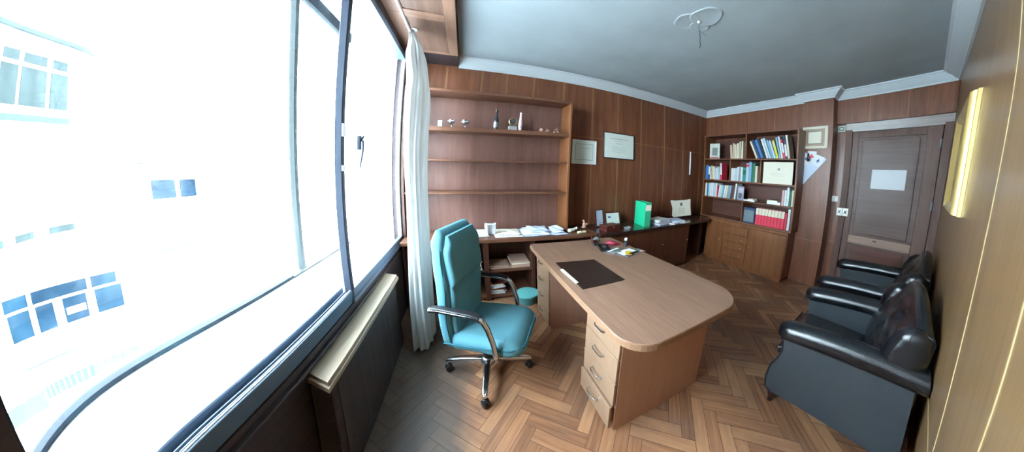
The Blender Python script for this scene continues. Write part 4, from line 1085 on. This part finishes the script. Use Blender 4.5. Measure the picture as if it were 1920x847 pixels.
paperpile('crumpled bluish papers rising at the right end of the sideboard pile', (1.05, 2.72, ZT), [(.17, .24, .016, 0, 0, .1, M['paper_blue']), (.15, .20, .036, 0, .02, -.1, M['paper_blue']), (.13, .17, .045, .0, .03, .2, M['paper_blue'])])
t = thing('paper_roll', 'upright curled sheaf of white paper on the sideboard', 'papers', (.245, 2.72, ZT + .0))
b = NB(); rings = []
for k in range(15):
    a = -.3 + k * .32; r_ = .045 + .004 * math.sin(k); rings.append([(.0 + r_ * 1.35 * math.cos(a), r_ * math.sin(a), .0), (r_ * 1.45 * math.cos(a), r_ * math.sin(a), .125 + .012 * math.sin(k * .9)), ((r_ - .003) * 1.45 * math.cos(a), (r_ - .003) * math.sin(a), .125 + .012 * math.sin(k * .9)), ((r_ - .003) * 1.35 * math.cos(a), (r_ - .003) * math.sin(a), .0)])
loft(b, rings); obj('outer_sheet', b, M['paper'], t, 50)
b = NB(); crumple(b, .10, .07, .012, 3, .123); obj('folded_top', b, M['paper_blue'], t, 60)

# things in the niches of the left sideboard
papers('folder_pile', 'brown cardboard folders on the niche shelf, left pile', 'folders', (.335, 2.76, .367), [(.24, .24, 0, .022, 0, 0, .04, M['card']), (.22, .22, .022, .036, -.01, 0, -.05, M['card'])])
papers('folder_pile', 'thick cream topped folders on the niche shelf, right pile', 'folders', (.575, 2.78, .367), [(.22, .28, 0, .04, 0, 0, .0, M['card']), (.22, .27, .04, .052, 0, 0, .05, M['paper_cream']), (.21, .26, .052, .075, .0, .0, -.03, M['card'])])
papers('booklet_pile', 'stack of worn booklets in the niche behind the swivel chair', 'booklets', (.03, 2.76, .367), [(.18, .24, i * .022, i * .022 + .018, .006 * (-1) ** i, 0, .06 * math.sin(i * 2), [M['paper_cream'], M['card'], M['paper']][i % 3]) for i in range(10)])
papers('magazine_pile', 'untidy pile of magazines at the bottom of the niche', 'magazines', (.29, 2.76, .052), [(.17, .24, i * .018, i * .018 + .014, .012 * math.sin(i * 3), 0, .15 * math.sin(i * 2), [M['paper'], M['paper_blue'], M['paper_cream'], M['redbrown']][i % 4]) for i in range(8)])
t = thing('waste_bin', 'low round teal bin standing in front of the sideboard niche', 'bin', (.60, 2.46, 0))
b = NB(); lathe(b, [(.001, 0), (.09, 0), (.095, .01), (.118, .11), (.125, .115), (.125, .122), (.116, .122), (.092, .012), (.001, .008)], n=30); obj('bucket', b, M['teal_bin'], t, 30)
b = NB(); lathe(b, [(.119, .108), (.129, .108), (.129, .126), (.119, .126)], n=30); obj('rim', b, plain('pale teal rim', (.12, .40, .40), .45), t, 30)

# ------------------------------------------------------------------ things on the dark counter
t = thing('ornament', 'white china dog lying on the sideboard beside the papers', 'ornament', (1.245, 2.70, ZT), .3)
b = NB(); rings = []
for q in [i / 16 for i in range(17)]:
    x = -.075 + .15 * q; r_ = interp([(0, .008), (.12, .024), (.6, .020), (.78, .014), (.9, .018), (1, .006)], q); zc = interp([(0, .024), (.6, .024), (.8, .035), (1, .045)], q)
    rings.append([(x, r_ * math.cos(a) * 1.1, max(0, zc + r_ * math.sin(a))) for a in [2 * PI * k / 14 for k in range(14)]])
loft(b, rings); obj('body', b, M['ceramic'], t, 60)
for s in (-1, 1): b = NB(); tube(b, [(.05, s * .014, .045), (.043, s * .022, .03)], [.007, .004], 8); obj('ear', b, M['ceramic'], t, True)
t = thing('ornament', 'pale yellow china slipper in front of the white china dog', 'ornament', (1.335, 2.62, ZT), .2)
b = NB(); rings = []
for q in [i / 14 for i in range(15)]:
    x = -.065 + .13 * q; w = interp([(0, .018), (.3, .026), (.6, .022), (.85, .028), (1, .008)], q); h = interp([(0, .028), (.4, .022), (.8, .026), (1, .008)], q)
    rings.append([(x, px, h / 2 + pz) for px, pz in rrect(w * 1.6, h, h * .4, 4)])
loft(b, rings); obj('body', b, M['ceramic_yellow'], t, 60)
b = NB(); lathe(b, [(.001, .018), (.012, .018), (.012, .029), (.001, .029)], (-.03, 0, 0), 14); obj('opening', b, M['paper_cream'], t, 40)
t = thing('figurine', 'pinkish seated figurine beside the photo frame', 'figurine', (1.44, 2.80, ZT))
b = NB(); box(b, -.035, .035, -.025, .025, 0, .018, bev=.004); obj('base', b, M['darkwood'], t)
b = NB(); rings = [[(.010 * math.sin(z * 30) + r_ * math.cos(a), r_ * .8 * math.sin(a), z) for a in [2 * PI * k / 14 for k in range(14)]] for z, r_ in ((.016, .028), (.03, .032), (.05, .024), (.075, .020), (.088, .010), (.095, .012), (.108, .015), (.12, .010), (.124, .002))]
loft(b, rings); obj('body', b, M['pink'], t, 60)
for s in (-1, 1): b = NB(); tube(b, [(.012, s * .016, .078), (.035, s * .022, .06), (.05, s * .010, .075)], [.007, .006, .005], 8); obj('arm', b, M['pink'], t, True)
def easel_frame(label, loc, rz, w, h, fm, pm, lines, lean=.18, fw=.02, cat='photo frame', nm='standing_photo'):
    t = thing(nm, label, cat, loc, rz)       # local front = -y
    R = Matrix.Rotation(-lean, 3, 'X')
    def tr(bm):
        for v in bm.verts: v.co = R @ v.co + Vector((0, 0, .002))
        return bm
    b = NB()
    for x0, x1, z0, z1 in ((-w / 2, w / 2, h - fw, h), (-w / 2, w / 2, 0, fw), (-w / 2, -w / 2 + fw, fw, h - fw), (w / 2 - fw, w / 2, fw, h - fw)): box(b, x0, x1, -.014, 0, z0, z1, bev=.002, seg=1)
    obj('frame', tr(b), fm, t)
    b = NB(); box(b, -w / 2 + fw, w / 2 - fw, -.009, -.002, fw, h - fw); sh = obj('picture', tr(b), pm, t)
    for x0, x1, z0, z1, mm in lines: q = NB(); box(q, x0, x1, -.0098, -.009, z0, z1); obj('print', tr(q), mm, sh)
    b = NB(); hh = h * .7; tip = R @ Vector((0, 0, hh)); tube(b, [(0, tip.y, tip.z), (0, tip.y + .075, .004)], .004, 6); obj('stand', b, M['black_plastic'], t)
    return t
easel_frame('upright dark photo frame holding a bluish white sheet', (1.70, 2.84, ZT), .25, .15, .235, M['darkwood'], M['paper_blue'], [(-.05, .05, .085, .088, M['ink_blue']), (-.01, .055, .05, .058, M['ink_blue'])], fw=.014)
easel_frame('slanted wooden photo frame behind the dark box', (1.93, 2.86, ZT), -.05, .24, .185, M['redbrown'], M['paper_green'], [(-.075, -.03, .10, .125, M['ink_blue'])], lean=.35, fw=.016)
t = thing('wooden_box', 'dark reddish box in front of the photo frames', 'box', (1.72, 2.62, ZT), .12)
b = NB(); box(b, -.11, .11, -.075, .075, 0, .05, bev=.004); obj('body', b, M['redbrown'], t)
b = NB(); box(b, -.113, .113, -.078, .078, .052, .078, bev=.006); obj('lid', b, M['redbrown'], t)
b = NB(); box(b, -.012, .012, -.082, -.077, .045, .062, bev=.001, seg=1); obj('clasp', b, M['brass'], t)
t = thing('ashtray', 'small glass ashtray on the counter between box and green file', 'ashtray', (1.98, 2.58, ZT))
b = NB(); lathe(b, [(.001, 0), (.048, 0), (.055, .012), (.055, .026), (.045, .026), (.038, .010), (.001, .008)], n=8); obj('dish', b, M['silver'], t, 30)
b = NB(); lathe(b, [(.001, .009), (.020, .009), (.018, .016), (.001, .017)], n=12); obj('stub', b, M['ceramic_yellow'], t, 30)
# green lever-arch file
t = thing('box_file', 'bright green box file standing on the dark counter', 'file', (2.33, 2.70, ZT), math.radians(-99))
b = NB(); box(b, -.145, .145, -.050, -.044, 0, .335, bev=.001, seg=1); box(b, -.145, .145, .044, .050, 0, .335, bev=.001, seg=1); box(b, -.145, .12, -.044, .044, .004, .328); obj('cover', b, M['green'], t)
b = NB(); box(b, .14, .147, -.050, .050, 0, .335, bev=.001, seg=1); sp = obj('spine', b, M['green_spine'], t)
b = NB(); box(b, .147, .1485, -.046, .046, .225, .305); obj('spine_label', b, M['paper_cream'], sp)
# paper stacks right of the file
def stack(label, x, y, w, d, n, th, mats, rz, seed, group='paper stacks right of the green file'):
    r_ = random.Random(seed); t = thing('paper_stack', label, 'papers', (x, y, ZT), rz, group); z = 0
    for i in range(n):
        ww, dd = w * r_.uniform(.86, 1), d * r_.uniform(.86, 1); b = NB()
        box(b, -ww / 2, ww / 2, -dd / 2, dd / 2, z, z + th, rot=Matrix.Rotation(r_.uniform(-.14, .14), 3, 'Z'), cen=(0, 0, z)); obj('sheaf', b, mats[i % len(mats)], t); z += th + .001
stack('tall pile of white and lilac papers against the green file', 2.64, 2.66, .30, .26, 6, .011, [M['paper_blue'], M['paper'], bmat((.50, .48, .58)), M['paper']], .1, 1)
stack('lower pile of white papers below the standing certificate', 2.97, 2.62, .26, .24, 4, .009, [M['paper'], M['paper_blue']], -.15, 2)
stack('single loose white papers at the front edge of the counter', 2.86, 2.52, .20, .09, 2, .006, [M['paper']], .25, 3)
# certificate on a small easel
t = thing('certificate', 'cream parchment certificate propped on a black easel on the counter', 'certificate', (3.30, 2.76, ZT), -.25)
R = Matrix.Rotation(-.22, 3, 'X'); b = NB()
pts = [(-.205, .02), (-.165, .0), (.205, .022), (.20, .16), (.208, .305), (.10, .29), (-.02, .285), (-.12, .278), (-.215, .285), (-.225, .27), (-.19, .15)]
prism(b, pts, 'y', -.004, 0)
for v in b.verts: v.co = R @ v.co + Vector((0, 0, .03))
sh = obj('sheet', b, M['paper_cream'], t)
b = NB()
lathe(b, [(.022, -.0052), (.030, -.0052), (.030, -.004), (.022, -.004)], (.0, 0, .215), 16, axis='y'); box(b, -.012, .012, -.0052, -.004, .205, .228)
for v in b.verts: v.co = R @ v.co + Vector((0, 0, .03))
obj('emblem', b, M['ink'], sh)
for i in range(6):
    b = NB(); box(b, -.08 + .01 * (i % 3), .08 - .012 * (i % 2), -.0048, -.004, .06 + .018 * i, .063 + .018 * i)
    for v in b.verts: v.co = R @ v.co + Vector((0, 0, .03))
    obj('text_line', b, M['silver'], sh)
b = NB()
for s in (-1, 1): tube(b, [(s * .09, -.05, .0), (s * .09, -.012, .03), (s * .085, .01, .034), (s * .02, .075, .20)], .004, 6); tube(b, [(s * .09, -.03, .028), (s * .09, -.034, .055)], .004, 6)
tube(b, [(0, .11, .0), (0, .070, .20)], .004, 6); tube(b, [(-.09, .005, .03), (.09, .005, .03)], .004, 6); tube(b, [(-.03, .075, .20), (.03, .075, .20)], .004, 6); obj('easel', b, M['black_plastic'], t, True)

# ------------------------------------------------------------------ clutter on the desk
ZD = .7602
t = thing('glasses_case', 'dark open spectacle case near the far edge of the desk', 'case', (1.235, 2.13, ZD), 1.2)
b = NB(); box(b, -.08, .08, -.032, .032, 0, .022, bev=.008); obj('base', b, M['black_plastic'], t)
b = NB(); box(b, -.08, .08, .026, .034, .022, .065, bev=.003); obj('lid', b, M['redbrown'], t)
t = thing('paperweight', 'small domed glass paperweight at the far end of the desk', 'paperweight', (1.31, 2.235, ZD))
b = NB(); lathe(b, [(.001, .006), (.036, .006), (.036, .014), (.028, .032), (.012, .042), (.001, .043)], n=20); obj('dome', b, M['silver'], t, 40)
b = NB(); lathe(b, [(.001, 0), (.040, 0), (.040, .006), (.001, .006)], n=20); obj('base', b, M['redbrown'], t, 40)
t = thing('pen_tray', 'dark tray with small office bits on the desk', 'tray', (1.235, 1.955, ZD), 1.25)
b = NB(); box(b, -.09, .09, -.045, .045, 0, .004); 
for s in (-1, 1): box(b, -.09, .09, s * .045 - .003, s * .045 + .003, 0, .022); box(b, s * .09 - .003, s * .09 + .003, -.045, .045, 0, .022)
obj('tray', b, M['black_plastic'], t)
b = NB(); box(b, -.02, .05, -.02, .02, .004, .026, bev=.003); obj('stapler', b, M['chrome_dull'], t)
t = thing('pouch', 'crimson cloth pouch slumped on the desk near the bottle', 'pouch', (1.38, 2.03, ZD), -.5)
b = NB(); rings = []
for q in [i / 12 for i in range(13)]:
    x = -.085 + .17 * q; w = interp([(0, .02), (.2, .05), (.7, .045), (1, .015)], q); h = interp([(0, .012), (.3, .045), (.7, .038), (1, .012)], q)
    rings.append([(x, px + .01 * math.sin(q * 9), h / 2 + pz) for px, pz in rrect(w * 1.4, h, h * .45, 4)])
loft(b, rings); obj('body', b, M['magenta'], t, 60)
b = NB(); tube(b, [(-.06, 0, .03), (0, .004, .050), (.06, 0, .034)], .003, 6); obj('zip', b, M['chrome_dull'], t, True)
t = thing('glue_bottle', 'small dark bottle with white cap on the desk', 'bottle', (1.475, 1.93, ZD))
b = NB(); lathe(b, [(.001, 0), (.016, 0), (.018, .006), (.018, .045), (.010, .058), (.010, .064), (.001, .064)], n=18); obj('bottle_body', b, M['glass_dark'], t, 30)
b = NB(); lathe(b, [(.001, .062), (.016, .062), (.016, .084), (.013, .088), (.001, .088)], n=18); obj('cap', b, M['paper'], t, 30)
papers('leaflet_pile', 'dark and grey leaflets piled on the desk beside the pouch', 'leaflets', (1.28, 1.84, ZD), [(.16, .11, 0, .006, 0, 0, .5, bmat((.10, .11, .11))), (.15, .10, .006, .010, .01, -.01, .2, M['silver']), (.14, .09, .010, .016, .02, 0, .9, bmat((.14, .16, .14))), (.15, .02, .016, .019, -.01, .0, .35, M['paper'])])
papers('magazine', 'white leaflet with a yellow patch lying on the desk', 'leaflet', (1.355, 1.735, ZD), [(.18, .13, 0, .005, 0, 0, .35, bmat((.10, .12, .16))), (.17, .11, .005, .012, .01, .02, .15, M['paper']), (.10, .055, .0125, .016, -.005, -.025, 1.0, M['yellow']), (.13, .03, .012, .018, .045, -.045, .25, M['black_plastic'])])
papers('brochure', 'grey and pink brochure at the front of the desk clutter', 'brochure', (1.465, 1.73, ZD), [(.15, .10, 0, .006, 0, 0, .2, M['silver']), (.12, .03, .006, .009, .0, -.03, .2, M['pink'])])
